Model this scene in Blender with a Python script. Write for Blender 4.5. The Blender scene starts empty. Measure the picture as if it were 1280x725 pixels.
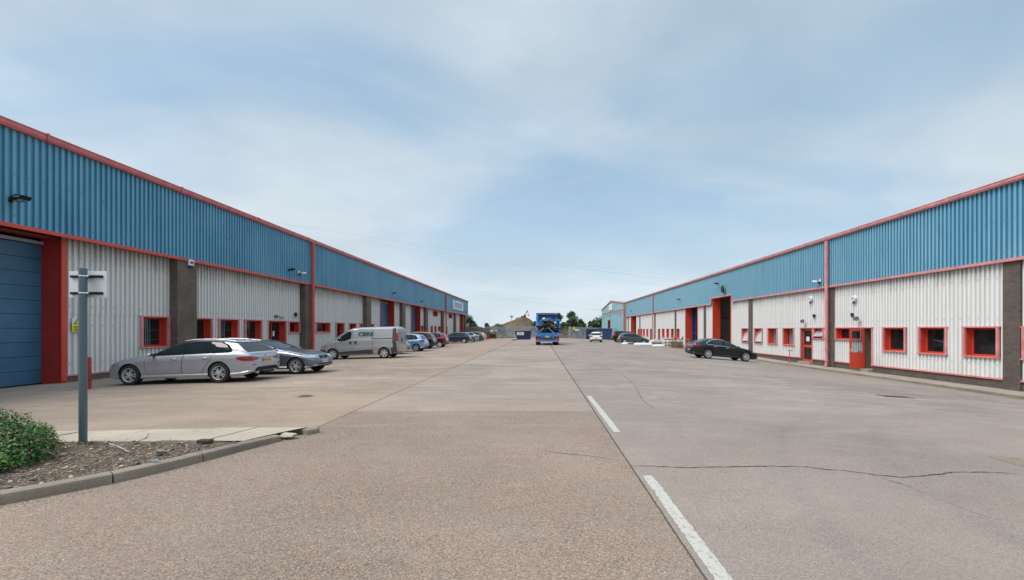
import bpy, bmesh, math, random
from mathutils import Vector, Matrix
from mathutils.bvhtree import BVHTree
from mathutils.geometry import tessellate_polygon
R = math.radians
sc = bpy.context.scene
col = sc.collection
random.seed(7)

# ------------------------------------------------------------------ helpers
def link(o, parent=None):
    col.objects.link(o)
    if parent is not None: o.parent = parent
    return o

def tag(o, label=None, cat=None, group=None, kind=None):
    if label: o["label"] = label
    if cat: o["category"] = cat
    if group: o["group"] = group
    if kind: o["kind"] = kind
    return o

def thing(name, label, cat, loc=(0, 0, 0), rz=0.0, group=None, pitch=0.0):
    o = bpy.data.objects.new(name, None); link(o)
    o.empty_display_size = 0.2
    o.location = loc; o.rotation_euler = (0, pitch, rz)
    return tag(o, label, cat, group)

def ss(a, b, x):
    t = min(1, max(0, (x - a) / (b - a))); return t * t * (3 - 2 * t)

class MB:
    """collects geometry, builds ONE mesh object"""
    def __init__(s): s.v = []; s.f = []; s.m = []; s.mi = 0
    def quad(s, *p):
        n = len(s.v); s.v += [tuple(q) for q in p]; s.f.append(tuple(range(n, n + len(p)))); s.m.append(s.mi)
    def add(s, vs, fs, mi=None):
        n = len(s.v); s.v += [tuple(q) for q in vs]
        for f in fs: s.f.append(tuple(i + n for i in f)); s.m.append(s.mi if mi is None else mi)
    def box(s, x0, x1, y0, y1, z0, z1, bev=0.0):
        if x0 > x1: x0, x1 = x1, x0
        if y0 > y1: y0, y1 = y1, y0
        if z0 > z1: z0, z1 = z1, z0
        if bev > 0:
            bm = bmesh.new(); bmesh.ops.create_cube(bm, size=1)
            for v in bm.verts:
                v.co = Vector(((x0 + x1) / 2 + v.co.x * (x1 - x0), (y0 + y1) / 2 + v.co.y * (y1 - y0), (z0 + z1) / 2 + v.co.z * (z1 - z0)))
            bmesh.ops.bevel(bm, geom=bm.edges[:], offset=bev, segments=2, affect='EDGES', profile=0.5)
            s.frombm(bm); return
        v = [(x0, y0, z0), (x1, y0, z0), (x1, y1, z0), (x0, y1, z0), (x0, y0, z1), (x1, y0, z1), (x1, y1, z1), (x0, y1, z1)]
        s.add(v, [(0, 3, 2, 1), (4, 5, 6, 7), (0, 1, 5, 4), (1, 2, 6, 5), (2, 3, 7, 6), (3, 0, 4, 7)])
    def frombm(s, bm, M=None):
        bm.verts.ensure_lookup_table(); bm.verts.index_update()
        vs = [(M @ v.co if M else v.co) for v in bm.verts]
        s.add(vs, [tuple(v.index for v in f.verts) for f in bm.faces]); bm.free()
    def tube(s, a, b, r, r2=None, n=12, cap=True):
        a = Vector(a); b = Vector(b); r2 = r if r2 is None else r2
        d = (b - a).normalized(); u = d.orthogonal().normalized(); w = d.cross(u)
        vs = []
        for k in range(n):
            t = 2 * math.pi * k / n; e = u * math.cos(t) + w * math.sin(t)
            vs.append(a + e * r); vs.append(b + e * r2)
        fs = [(2 * k, 2 * ((k + 1) % n), 2 * ((k + 1) % n) + 1, 2 * k + 1) for k in range(n)]
        if cap: fs += [tuple(2 * k for k in range(n))[::-1], tuple(2 * k + 1 for k in range(n))]
        s.add(vs, fs)
    def path(s, pts, r, n=8):
        for a, b in zip(pts, pts[1:]): s.tube(a, b, r, n=n)
    def bar(s, a, b, w, h):
        """rectangular bar from a to b"""
        a = Vector(a); b = Vector(b); d = (b - a).normalized()
        up = Vector((0, 0, 1)) if abs(d.z) < .95 else Vector((0, 1, 0))
        u = d.cross(up).normalized() * w / 2; t = u.cross(d).normalized() * h / 2
        vs = [a - u - t, a + u - t, a + u + t, a - u + t, b - u - t, b + u - t, b + u + t, b - u + t]
        s.add(vs, [(0, 3, 2, 1), (4, 5, 6, 7), (0, 1, 5, 4), (1, 2, 6, 5), (2, 3, 7, 6), (3, 0, 4, 7)])
    def sphere(s, c, r, sub=2, jit=0.0, rnd=random, sc3=(1, 1, 1)):
        bm = bmesh.new(); bmesh.ops.create_icosphere(bm, subdivisions=sub, radius=1)
        for v in bm.verts:
            k = 1 + (rnd.uniform(-jit, jit) if jit else 0)
            v.co = Vector((c[0] + v.co.x * r * sc3[0] * k, c[1] + v.co.y * r * sc3[1] * k, c[2] + v.co.z * r * sc3[2] * k))
        s.frombm(bm)
    def build(s, name, mats, parent=None, smooth=False, angle=None, loc=None):
        me = bpy.data.meshes.new(name); me.from_pydata(s.v, [], s.f)
        if not isinstance(mats, (list, tuple)): mats = [mats]
        for m in mats: me.materials.append(m)
        if len(mats) > 1: me.polygons.foreach_set('material_index', s.m)
        if smooth or angle is not None:
            me.polygons.foreach_set('use_smooth', [True] * len(me.polygons))
            if angle is not None:
                me.set_sharp_from_angle(angle=R(angle))
        me.update()
        o = bpy.data.objects.new(name, me); link(o, parent)
        if loc: o.location = loc
        return o

# ------------------------------------------------------------------ materials
def new_mat(name):
    m = bpy.data.materials.new(name); m.use_nodes = True
    nt = m.node_tree; b = nt.nodes['Principled BSDF']
    return m, nt, b
def N(nt, t, **kw):
    n = nt.nodes.new(t)
    for k, v in kw.items():
        if k == 'inp':
            for i, x in v.items(): n.inputs[i].default_value = x
        else: setattr(n, k, v)
    return n
def L(nt, a, b): nt.links.new(a, b)
def ramp(nt, src, stops, interp='LINEAR'):
    r = nt.nodes.new('ShaderNodeValToRGB'); r.color_ramp.interpolation = interp
    e = r.color_ramp.elements
    while len(e) < len(stops): e.new(0.5)
    for k, (p, c) in enumerate(stops):
        e[k].position = p; e[k].color = (c, c, c, 1) if not isinstance(c, (tuple, list)) else (*c, 1)
    L(nt, src, r.inputs[0]); return r.outputs[0]
def mixc(nt, fac, a, b, mode='MIX'):
    m = nt.nodes.new('ShaderNodeMix'); m.data_type = 'RGBA'; m.blend_type = mode
    for i, x in ((0, fac), (6, a), (7, b)):
        if hasattr(x, 'links'): L(nt, x, m.inputs[i])
        elif i == 0: m.inputs[0].default_value = x
        else: m.inputs[i].default_value = (*x, 1)
    return m.outputs[2]
def math_(nt, op, a, b=None, c=None, clamp=False):
    m = nt.nodes.new('ShaderNodeMath'); m.operation = op; m.use_clamp = clamp
    for i, x in enumerate((a, b, c)):
        if x is None: continue
        if hasattr(x, 'links'): L(nt, x, m.inputs[i])
        else: m.inputs[i].default_value = x
    return m.outputs[0]
def pos(nt):
    return N(nt, 'ShaderNodeNewGeometry').outputs['Position']
def mapping(nt, vec, scale=(1, 1, 1), loc=(0, 0, 0), rot=(0, 0, 0)):
    m = N(nt, 'ShaderNodeMapping'); m.inputs['Scale'].default_value = scale
    m.inputs['Location'].default_value = loc; m.inputs['Rotation'].default_value = rot
    L(nt, vec, m.inputs[0]); return m.outputs[0]
def noise(nt, vec, scale=1.0, detail=4, rough=0.55, dist=0.0):
    n = N(nt, 'ShaderNodeTexNoise'); n.inputs['Scale'].default_value = scale
    n.inputs['Detail'].default_value = detail; n.inputs['Roughness'].default_value = rough
    n.inputs['Distortion'].default_value = dist
    L(nt, vec, n.inputs['Vector']); return n.outputs['Fac']
def bump(nt, h, dist, strength=1.0):
    b = N(nt, 'ShaderNodeBump'); b.inputs['Distance'].default_value = dist; b.inputs['Strength'].default_value = strength
    L(nt, h, b.inputs['Height']); return b.outputs[0]

def plain(name, c, rough=0.5, metal=0.0, var=0.12, scale=3.0, coat=0.0, bmp=0.0, spec=None, local=True):
    m, nt, b = new_mat(name)
    tc = N(nt, 'ShaderNodeTexCoord').outputs['Object'] if local else pos(nt)
    n = noise(nt, tc, scale, 5, 0.6)
    f = ramp(nt, n, [(0.3, 1 - var), (0.7, 1 + 0 * var)])
    L(nt, mixc(nt, 1.0, c, f, 'MULTIPLY'), b.inputs['Base Color'])
    b.inputs['Roughness'].default_value = rough; b.inputs['Metallic'].default_value = metal
    b.inputs['Coat Weight'].default_value = coat
    if spec is not None: b.inputs['Specular IOR Level'].default_value = spec
    if bmp: L(nt, bump(nt, noise(nt, tc, scale * 12, 3), bmp), b.inputs['Normal'])
    return m

def paint(name, c, metal=0.55, rough=0.32, dirt=0.25):
    m, nt, b = new_mat(name)
    tc = N(nt, 'ShaderNodeTexCoord').outputs['Object']
    n = noise(nt, tc, 2.2, 5, 0.6)
    sep = N(nt, 'ShaderNodeSeparateXYZ'); L(nt, tc, sep.inputs[0])
    low = ramp(nt, math_(nt, 'ADD', sep.outputs[2], math_(nt, 'MULTIPLY', n, 0.35)), [(0.25, 1.0), (0.75, 0.0)])
    fac = math_(nt, 'MULTIPLY', low, dirt)
    L(nt, mixc(nt, fac, c, (0.16, 0.135, 0.11)), b.inputs['Base Color'])
    b.inputs['Metallic'].default_value = metal
    L(nt, math_(nt, 'ADD', math_(nt, 'MULTIPLY', fac, 0.9), rough), b.inputs['Roughness'])
    b.inputs['Coat Weight'].default_value = 0.75 if max(c) > .05 else .35; b.inputs['Coat Roughness'].default_value = 0.06
    return m

def cladding(name, c, dark, stain=0.0, ztop=5.0, chalk=0.0, chalk_c=(0.4, 0.5, 0.55), fade=None):
    """profiled sheet: vertical rain streaks, patchy chalking, optional drip stains below ztop"""
    m, nt, b = new_mat(name)
    p = pos(nt)
    streak = noise(nt, mapping(nt, p, (3.0, 3.0, 0.16)), 1.6, 6, 0.65)
    patch = noise(nt, mapping(nt, p, (0.35, 0.35, 0.22)), 1.0, 4, 0.6)
    base = mixc(nt, ramp(nt, streak, [(0.38, 0.0), (0.72, 1.0)]), c, dark)
    if chalk: base = mixc(nt, math_(nt, 'MULTIPLY', ramp(nt, patch, [(0.4, 0.0), (0.65, 1.0)]), chalk), base, chalk_c)
    sep = N(nt, 'ShaderNodeSeparateXYZ'); L(nt, p, sep.inputs[0])
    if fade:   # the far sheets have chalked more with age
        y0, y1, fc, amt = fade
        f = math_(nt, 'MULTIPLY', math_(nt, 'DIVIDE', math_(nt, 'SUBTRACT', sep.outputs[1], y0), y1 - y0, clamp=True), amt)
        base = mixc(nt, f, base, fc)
    if stain:
        drip = noise(nt, mapping(nt, p, (5.0, 5.0, 0.35)), 1.5, 5, 0.7)
        h = math_(nt, 'SUBTRACT', sep.outputs[2], ztop - 1.1)
        g = math_(nt, 'ADD', math_(nt, 'MULTIPLY', h, 0.55), math_(nt, 'MULTIPLY', math_(nt, 'SUBTRACT', drip, 0.5), 1.8))
        base = mixc(nt, math_(nt, 'MULTIPLY', ramp(nt, g, [(0.15, 0.0), (0.85, 1.0)]), stain), base, (0.16, 0.135, 0.11))
        low = math_(nt, 'SUBTRACT', 0.75, sep.outputs[2])
        g2 = math_(nt, 'ADD', math_(nt, 'MULTIPLY', low, 0.3), math_(nt, 'MULTIPLY', math_(nt, 'SUBTRACT', patch, 0.5), 1.5))
        base = mixc(nt, math_(nt, 'MULTIPLY', ramp(nt, g2, [(0.2, 0.0), (0.9, 1.0)]), stain * 0.5), base, (0.2, 0.17, 0.13))
    L(nt, base, b.inputs['Base Color'])
    b.inputs['Roughness'].default_value = 0.5
    fine = noise(nt, p, 60, 2)
    L(nt, bump(nt, fine, 0.0006), b.inputs['Normal'])
    return m

def brick(name, c1, c2, mortar):
    m, nt, b = new_mat(name)
    p = pos(nt)
    sep = N(nt, 'ShaderNodeSeparateXYZ'); L(nt, p, sep.inputs[0])
    cb = N(nt, 'ShaderNodeCombineXYZ')
    L(nt, math_(nt, 'ADD', sep.outputs[0], sep.outputs[1]), cb.inputs[0]); L(nt, sep.outputs[2], cb.inputs[1])
    t = N(nt, 'ShaderNodeTexBrick'); L(nt, cb.outputs[0], t.inputs['Vector'])
    t.inputs['Scale'].default_value = 1.0; t.inputs['Brick Width'].default_value = 0.225; t.inputs['Row Height'].default_value = 0.075
    t.inputs['Mortar Size'].default_value = 0.006; t.inputs['Mortar Smooth'].default_value = 0.2; t.inputs['Bias'].default_value = 0.0
    t.inputs['Color1'].default_value = (*c1, 1); t.inputs['Color2'].default_value = (*c2, 1); t.inputs['Mortar'].default_value = (*mortar, 1)
    n = noise(nt, p, 1.3, 5, 0.6)
    L(nt, mixc(nt, 1.0, t.outputs['Color'], ramp(nt, n, [(0.3, 0.72), (0.7, 1.1)]), 'MULTIPLY'), b.inputs['Base Color'])
    b.inputs['Roughness'].default_value = 0.85
    L(nt, bump(nt, math_(nt, 'SUBTRACT', 1.0, t.outputs['Fac']), 0.006), b.inputs['Normal'])
    return m

def glassy(name, tint=(0.02, 0.025, 0.028), clear=0.6, rough=0.03):
    """window glass: see-through by a tinted share, the rest mirrors the sky"""
    m, nt, b = new_mat(name)
    b.inputs['Base Color'].default_value = (*tint, 1); b.inputs['Roughness'].default_value = rough
    b.inputs['Specular IOR Level'].default_value = 1.0
    tr = N(nt, 'ShaderNodeBsdfTransparent'); tr.inputs[0].default_value = (0.75, 0.82, 0.82, 1)
    mx = N(nt, 'ShaderNodeMixShader'); mx.inputs[0].default_value = clear
    L(nt, b.outputs[0], mx.inputs[1]); L(nt, tr.outputs[0], mx.inputs[2])
    L(nt, mx.outputs[0], nt.nodes['Material Output'].inputs[0])
    return m

M = {}
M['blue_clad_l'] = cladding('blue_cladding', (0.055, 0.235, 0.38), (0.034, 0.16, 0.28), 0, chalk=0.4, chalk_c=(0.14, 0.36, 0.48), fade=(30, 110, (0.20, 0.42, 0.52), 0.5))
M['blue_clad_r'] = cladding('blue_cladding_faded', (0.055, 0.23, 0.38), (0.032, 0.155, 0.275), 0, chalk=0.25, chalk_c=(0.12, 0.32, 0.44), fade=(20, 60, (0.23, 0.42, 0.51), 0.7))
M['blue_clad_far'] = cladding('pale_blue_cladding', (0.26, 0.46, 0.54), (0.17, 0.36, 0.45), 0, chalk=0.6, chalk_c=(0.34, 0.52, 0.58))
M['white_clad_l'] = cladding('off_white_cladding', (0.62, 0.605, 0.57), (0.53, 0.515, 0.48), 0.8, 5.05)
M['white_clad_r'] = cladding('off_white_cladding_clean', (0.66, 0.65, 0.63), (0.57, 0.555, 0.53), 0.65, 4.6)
M['white_crest_r'] = cladding('off_white_lit_crest', (0.78, 0.79, 0.79), (0.72, 0.72, 0.71), 0.55, 4.6)  # rib crests painted paler to imitate light and shade across the profile
M['white_crest_l'] = cladding('warm_white_lit_crest', (0.74, 0.73, 0.70), (0.66, 0.65, 0.62), 0.75, 5.05)
M['blue_crest_l'] = cladding('blue_lit_crest', (0.13, 0.34, 0.47), (0.08, 0.25, 0.37), 0, chalk=0.4, chalk_c=(0.20, 0.42, 0.52), fade=(30, 110, (0.22, 0.44, 0.53), 0.5))
M['blue_crest_r'] = cladding('faded_blue_lit_crest', (0.17, 0.38, 0.50), (0.11, 0.29, 0.42), 0, chalk=0.4, chalk_c=(0.30, 0.50, 0.58), fade=(20, 60, (0.26, 0.48, 0.56), 0.7))
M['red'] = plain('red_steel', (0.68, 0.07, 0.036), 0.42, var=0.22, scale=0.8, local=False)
M['red_dark'] = plain('deep_red_and_shaded_red', (0.44, 0.035, 0.024), 0.5, var=0.3, scale=0.7, local=False)  # also on the left door reveals, where shade is put into the red
M['pink'] = plain('sun_faded_red_flashing', (0.74, 0.29, 0.285), 0.5, var=0.35, scale=2.5, local=False)
M['brick_l'] = brick('brown_brick', (0.115, 0.082, 0.062), (0.165, 0.12, 0.09), (0.23, 0.20, 0.17))
M['brick_r'] = brick('grey_brown_brick', (0.095, 0.07, 0.06), (0.135, 0.10, 0.085), (0.16, 0.14, 0.125))
M['block'] = brick('grey_blockwork', (0.34, 0.32, 0.30), (0.40, 0.38, 0.36), (0.2, 0.19, 0.18))
M['door_blue'] = plain('blue_sectional_door', (0.055, 0.17, 0.29), 0.4, var=0.35, scale=0.9, local=False)
M['door_white'] = plain('white_sectional_door', (0.6, 0.6, 0.58), 0.4, var=0.2, scale=0.9, local=False)
M['gutter_l'] = plain('weathered_red_gutter', (0.64, 0.165, 0.155), 0.5, var=0.35, scale=2.5, local=False)
M['curtain'] = plain('pale_net_curtain', (0.85, 0.86, 0.88), 0.9, var=0.3, scale=6)
M['glass'] = glassy('window_glass')
M['glass_pale'] = plain('open_pane_reflecting', (0.75, 0.78, 0.8), 0.08, 0.6, var=0.25, scale=2)  # white reflection put into the pale colour of the tilted pane
M['dark_room'] = plain('dim_room_lining', (0.24, 0.225, 0.21), 0.9, var=0.5, scale=2.5)
M['soffit'] = plain('grey_soffit', (0.22, 0.21, 0.2), 0.7, local=False)
M['roof'] = plain('grey_roof_sheet', (0.42, 0.42, 0.41), 0.6, local=False, scale=0.5)
M['black'] = plain('black_plastic', (0.014, 0.014, 0.016), 0.4, var=0.3, spec=.2)
M['blackmatt'] = plain('black_matt', (0.01, 0.01, 0.011), 0.85, var=0.2)
M['rubber'] = plain('tyre_rubber', (0.022, 0.021, 0.021), 0.82, var=0.35, scale=9)
M['alloy'] = plain('alloy_metal', (0.66, 0.66, 0.67), 0.35, 0.35, var=0.3, scale=8)
M['chrome'] = plain('chrome', (0.75, 0.75, 0.76), 0.12, 1.0, var=0.1)
M['carglass'] = plain('car_glass', (0.018, 0.026, 0.028), 0.035, 0.0, var=0.4, scale=4, coat=0.0, spec=0.45)
M['taillight'] = plain('red_lamp_lens', (0.36, 0.008, 0.01), 0.15, var=0.5, scale=25, coat=.3)
M['headlight'] = plain('clear_lamp_lens', (0.62, 0.64, 0.66), 0.08, 0.55, var=0.6, scale=18, coat=1.0)
M['amber'] = plain('amber_lens', (0.75, 0.2, 0.02), 0.2, coat=0.6)
M['white'] = plain('white_enamel', (0.74, 0.75, 0.75), 0.4, var=0.12)
M['signwhite'] = plain('sign_white', (0.72, 0.74, 0.77), 0.5, var=0.1, scale=5)
M['platey'] = plain('yellow_plate', (0.72, 0.38, 0.03), 0.4, var=0.1)
M['platew'] = plain('white_plate', (0.7, 0.72, 0.74), 0.4, var=0.1)
M['euro'] = plain('blue_plate_band', (0.02, 0.09, 0.42), 0.4)
M['yellow'] = plain('yellow_sign', (0.78, 0.66, 0.03), 0.5, var=0.12)
M['galv'] = plain('galvanised_steel', (0.42, 0.46, 0.50), 0.45, 0.25, var=0.4, scale=1.2, local=False)
M['polegrey'] = plain('grey_painted_steel', (0.105, 0.15, 0.17), 0.4, 0.2, var=0.15, scale=2)
M['navy'] = plain('navy_steel', (0.018, 0.028, 0.10), 0.45, var=0.35, scale=2)
M['bluepaint'] = plain('bright_blue_lorry_paint', (0.008, 0.22, 0.60), 0.35, var=0.25, scale=2, coat=0.4)
M['bluedark'] = plain('dark_blue_lorry_paint', (0.012, 0.05, 0.17), 0.4, var=0.25, scale=2)
M['contblue'] = plain('blue_container_paint', (0.03, 0.09, 0.25), 0.5, var=0.4, scale=0.8)
M['orange'] = plain('orange_paint', (0.62, 0.24, 0.035), 0.45, var=0.25, scale=2)
M['rackorange'] = plain('rack_orange', (0.55, 0.12, 0.02), 0.45)
M['rackblue'] = plain('rack_blue', (0.02, 0.12, 0.38), 0.45)
M['rust'] = plain('rusty_steel', (0.13, 0.065, 0.04), 0.8, 0.2, var=0.6, scale=3)
M['wood'] = plain('pallet_wood', (0.30, 0.20, 0.12), 0.8, var=0.45, scale=6)
M['woodgrey'] = plain('weathered_timber', (0.22, 0.17, 0.125), 0.85, var=0.45, scale=4)
M['plastic'] = plain('white_polythene', (0.70, 0.71, 0.72), 0.35, var=0.2, scale=6)
M['canred'] = plain('red_drum_paint', (0.5, 0.03, 0.03), 0.4)
M['scrapblack'] = plain('black_rubber_scrap', (0.02, 0.02, 0.022), 0.6, var=0.5, scale=5)
M['green'] = plain('dark_green_vinyl', (0.005, 0.10, 0.065), 0.4)
M['lens'] = plain('lamp_glass', (0.35, 0.36, 0.36), 0.15, 0.3, var=0.3, scale=10)

# ------------------------------------------------------------------ ground
def gz(x, y):
    if x > 0:
        c = 0.003 - 0.0012 * ss(35, 60, y); z = -c * min(x, 18.65) ** 2
    else: z = -0.0011 * min(-x, 18.6) ** 2
    return z - 0.35 * ss(60, 115, y)

def ground_material():
    m, nt, b = new_mat('worn_concrete_yard')
    p = pos(nt)
    sep = N(nt, 'ShaderNodeSeparateXYZ'); L(nt, p, sep.inputs[0]); X, Y = sep.outputs[0], sep.outputs[1]
    def gt(a, t): return math_(nt, 'GREATER_THAN', a, t)
    wob = math_(nt, 'MULTIPLY', math_(nt, 'SUBTRACT', noise(nt, p, 1.7, 4), 0.5), 0.05)
    wobf = math_(nt, 'MULTIPLY', math_(nt, 'SUBTRACT', noise(nt, p, 14, 3), 0.5), 0.06)
    Xw = math_(nt, 'ADD', X, wob); Yw = math_(nt, 'ADD', Y, math_(nt, 'ADD', wob, wobf))
    right = gt(X, 1.1); left = math_(nt, 'MULTIPLY', math_(nt, 'LESS_THAN', X, -3.8), math_(nt, 'GREATER_THAN', Y, 7.15))
    mid = math_(nt, 'SUBTRACT', 1.0, math_(nt, 'MAXIMUM', right, left))
    fore = math_(nt, 'MULTIPLY', mid, math_(nt, 'LESS_THAN', Yw, 9.25))
    cA = (0.268, 0.208, 0.168); cB = (0.325, 0.260, 0.212); cC = (0.280, 0.232, 0.202); cD = (0.325, 0.247, 0.186)
    base = mixc(nt, right, cB, cC); base = mixc(nt, left, base, cD)
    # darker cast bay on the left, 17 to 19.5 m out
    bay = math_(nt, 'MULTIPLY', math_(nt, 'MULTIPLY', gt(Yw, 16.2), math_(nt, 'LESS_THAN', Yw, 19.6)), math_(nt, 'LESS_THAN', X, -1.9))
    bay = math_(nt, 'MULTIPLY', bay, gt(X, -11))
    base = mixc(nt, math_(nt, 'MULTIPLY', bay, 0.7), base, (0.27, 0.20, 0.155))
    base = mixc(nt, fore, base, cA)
    # broad stains, tyre sweeps and grey wear
    n1 = noise(nt, p, 0.22, 6, 0.6, 0.4)
    n2 = noise(nt, mapping(nt, p, (0.17, 0.55, 1), rot=(0, 0, -.12)), 1.0, 7, 0.65, 1.6)
    n3 = noise(nt, mapping(nt, p, (0.4, 1.2, 1), rot=(0, 0, 0.35)), 1.0, 6, 0.7, 2.0)
    base = mixc(nt, 1.0, base, ramp(nt, n1, [(0.3, 0.80), (0.7, 1.14)]), 'MULTIPLY')
    far = math_(nt, 'DIVIDE', math_(nt, 'SUBTRACT', Y, 5.0), 10.0, clamp=True)
    base = mixc(nt, math_(nt, 'MULTIPLY', far, ramp(nt, n2, [(0.42, 0.0), (0.66, 0.75)])), base, (0.185, 0.155, 0.145))
    base = mixc(nt, math_(nt, 'MULTIPLY', ramp(nt, n3, [(0.48, 0.0), (0.68, 0.6)]), math_(nt, 'ADD', math_(nt, 'MULTIPLY', far, 0.8), 0.2)), base, (0.40, 0.35, 0.31))
    n4 = noise(nt, mapping(nt, p, (1, 1, 1), loc=(9, 4, 0)), 0.9, 5, 0.75, 0.6)
    base = mixc(nt, ramp(nt, n4, [(0.62, 0.0), (0.74, 0.2)]), base, (0.15, 0.125, 0.115))
    # arcs of tyre rubber where lorries turn
    for (cx, cy, r0, wd, s) in ((13.0, 2.0, 9.3, .28, .22), (13.4, 1.2, 11.3, .22, .2), (-9, 34, 13.5, .3, .4), (12, 26, 10.5, .3, .35), (-2.5, 24, 7.0, .22, .35), (3, 40, 12, .35, .3)):
        dx = math_(nt, 'SUBTRACT', X, cx); dy = math_(nt, 'SUBTRACT', Y, cy)
        d = math_(nt, 'SQRT', math_(nt, 'ADD', math_(nt, 'MULTIPLY', dx, dx), math_(nt, 'MULTIPLY', dy, dy)))
        e = math_(nt, 'ABSOLUTE', math_(nt, 'SUBTRACT', d, r0))
        k = math_(nt, 'SUBTRACT', 1.0, math_(nt, 'DIVIDE', e, wd), clamp=True)
        k = math_(nt, 'MULTIPLY', k, ramp(nt, n4, [(0.4, 0.0), (0.6, s)]))
        base = mixc(nt, k, base, (0.13, 0.115, 0.11))
    # exposed aggregate
    vor = N(nt, 'ShaderNodeTexVoronoi'); vor.inputs['Scale'].default_value = 105; L(nt, p, vor.inputs['Vector'])
    vc = N(nt, 'ShaderNodeSeparateColor'); L(nt, vor.outputs['Color'], vc.inputs[0])
    stone = ramp(nt, vc.outputs[0], [(0.0, (0.28, 0.25, 0.26)), (0.28, (0.72, 0.67, 0.63)), (0.6, (1.0, 0.96, 0.93)), (0.86, (1.25, 1.18, 1.1)), (0.975, (1.75, 1.68, 1.6))])
    grain = noise(nt, p, 190, 3, 0.7)
    amt = math_(nt, 'ADD', math_(nt, 'MULTIPLY', fore, 0.42), 0.45)
    wear = ramp(nt, noise(nt, p, 0.8, 4), [(0.3, 0.55), (0.7, 1.0)])
    base = mixc(nt, math_(nt, 'MULTIPLY', amt, wear), base, mixc(nt, 1.0, base, stone, 'MULTIPLY'))
    base = mixc(nt, 0.8, base, mixc(nt, 1.0, base, ramp(nt, grain, [(0.32, 0.62), (0.68, 1.3)]), 'MULTIPLY'))
    pit = noise(nt, p, 34, 2, 0.5)
    base = mixc(nt, ramp(nt, pit, [(0.70, 0.0), (0.76, 0.7)]), base, (0.07, 0.058, 0.052))
    # joints between the cast bays
    def line(a, v, w, lo=None, axis=None, hi=None, s=0.8):
        e = math_(nt, 'ABSOLUTE', math_(nt, 'SUBTRACT', a, v))
        k = math_(nt, 'MULTIPLY', math_(nt, 'LESS_THAN', e, math_(nt, 'MULTIPLY_ADD', Y, w * .045, w * .42) if a is Xj else w), s)
        if lo is not None: k = math_(nt, 'MULTIPLY', k, gt(axis, lo))
        if hi is not None: k = math_(nt, 'MULTIPLY', k, math_(nt, 'LESS_THAN', axis, hi))
        return k
    Xj = math_(nt, 'ADD', X, math_(nt, 'MULTIPLY', wobf, 0.35)); Yj = math_(nt, 'ADD', Y, math_(nt, 'MULTIPLY', wobf, 0.35))
    js = [line(Xj, 1.1, 0.016), line(Xj, -3.8, 0.017, 7.2, Y), line(Xj, -11.0, 0.014, 9, Y, s=.5),
          line(Yj, 19.6, 0.022, None, None, s=.0), line(Yj, 28, 0.03, -11, X, 1.1, .45), line(Yj, 37, 0.04, -11, X, 12, .4), line(Yj, 50, 0.05, -14, X, 14, .35)]
    j = js[0]
    for k in js[1:]: j = math_(nt, 'MAXIMUM', j, k)
    base = mixc(nt, j, base, (0.045, 0.04, 0.036))
    L(nt, base, b.inputs['Base Color'])
    b.inputs['Roughness'].default_value = 0.88; b.inputs['Specular IOR Level'].default_value = 0.25
    hgt = math_(nt, 'ADD', math_(nt, 'MULTIPLY', vor.outputs['Distance'], -0.6), math_(nt, 'MULTIPLY', grain, 0.6))
    hgt = math_(nt, 'SUBTRACT', hgt, math_(nt, 'MULTIPLY', j, 2.0))
    L(nt, bump(nt, hgt, 0.003, 0.55), b.inputs['Normal'])
    return m

def sheet(name, xs, ys, zf, mat, kind='structure', label=None):
    mb = MB(); nx = len(xs)
    vs = [(x, y, zf(x, y)) for y in ys for x in xs]
    fs = [(j * nx + i, j * nx + i + 1, (j + 1) * nx + i + 1, (j + 1) * nx + i) for j in range(len(ys) - 1) for i in range(nx - 1)]
    mb.add(vs, fs); o = mb.build(name, mat, smooth=True); tag(o, kind=kind, label=label); return o

xs = [-1600, -700, -200, -80, -40, -25] + [-19 + .5 * i for i in range(77)] + [21, 26, 40, 80, 200, 700, 1600]
ys = [-150, -60, -20, -8, 0, 4, 8, 12] + list(range(16, 121, 4)) + [140, 200, 400, 900, 2000]
sheet('ground', xs, ys, gz, ground_material())

# grass beyond the yard fence
def grass_mat(name, c1, c2):
    m, nt, b = new_mat(name); p = pos(nt)
    L(nt, mixc(nt, ramp(nt, noise(nt, p, 0.12, 6, 0.65), [(0.35, 0.0), (0.65, 1.0)]), c1, c2), b.inputs['Base Color'])
    b.inputs['Roughness'].default_value = 0.95
    return m
M['grass'] = grass_mat('rough_grass', (0.055, 0.085, 0.025), (0.13, 0.13, 0.05))
sheet('field', [-900, -200, -60, -20, 20, 60, 200, 900], [113.5, 150, 250, 500, 1500], lambda x, y: gz(0, 120) + 0.05 + 0.9 * ss(160, 400, y) * 0, M['grass'])

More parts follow.
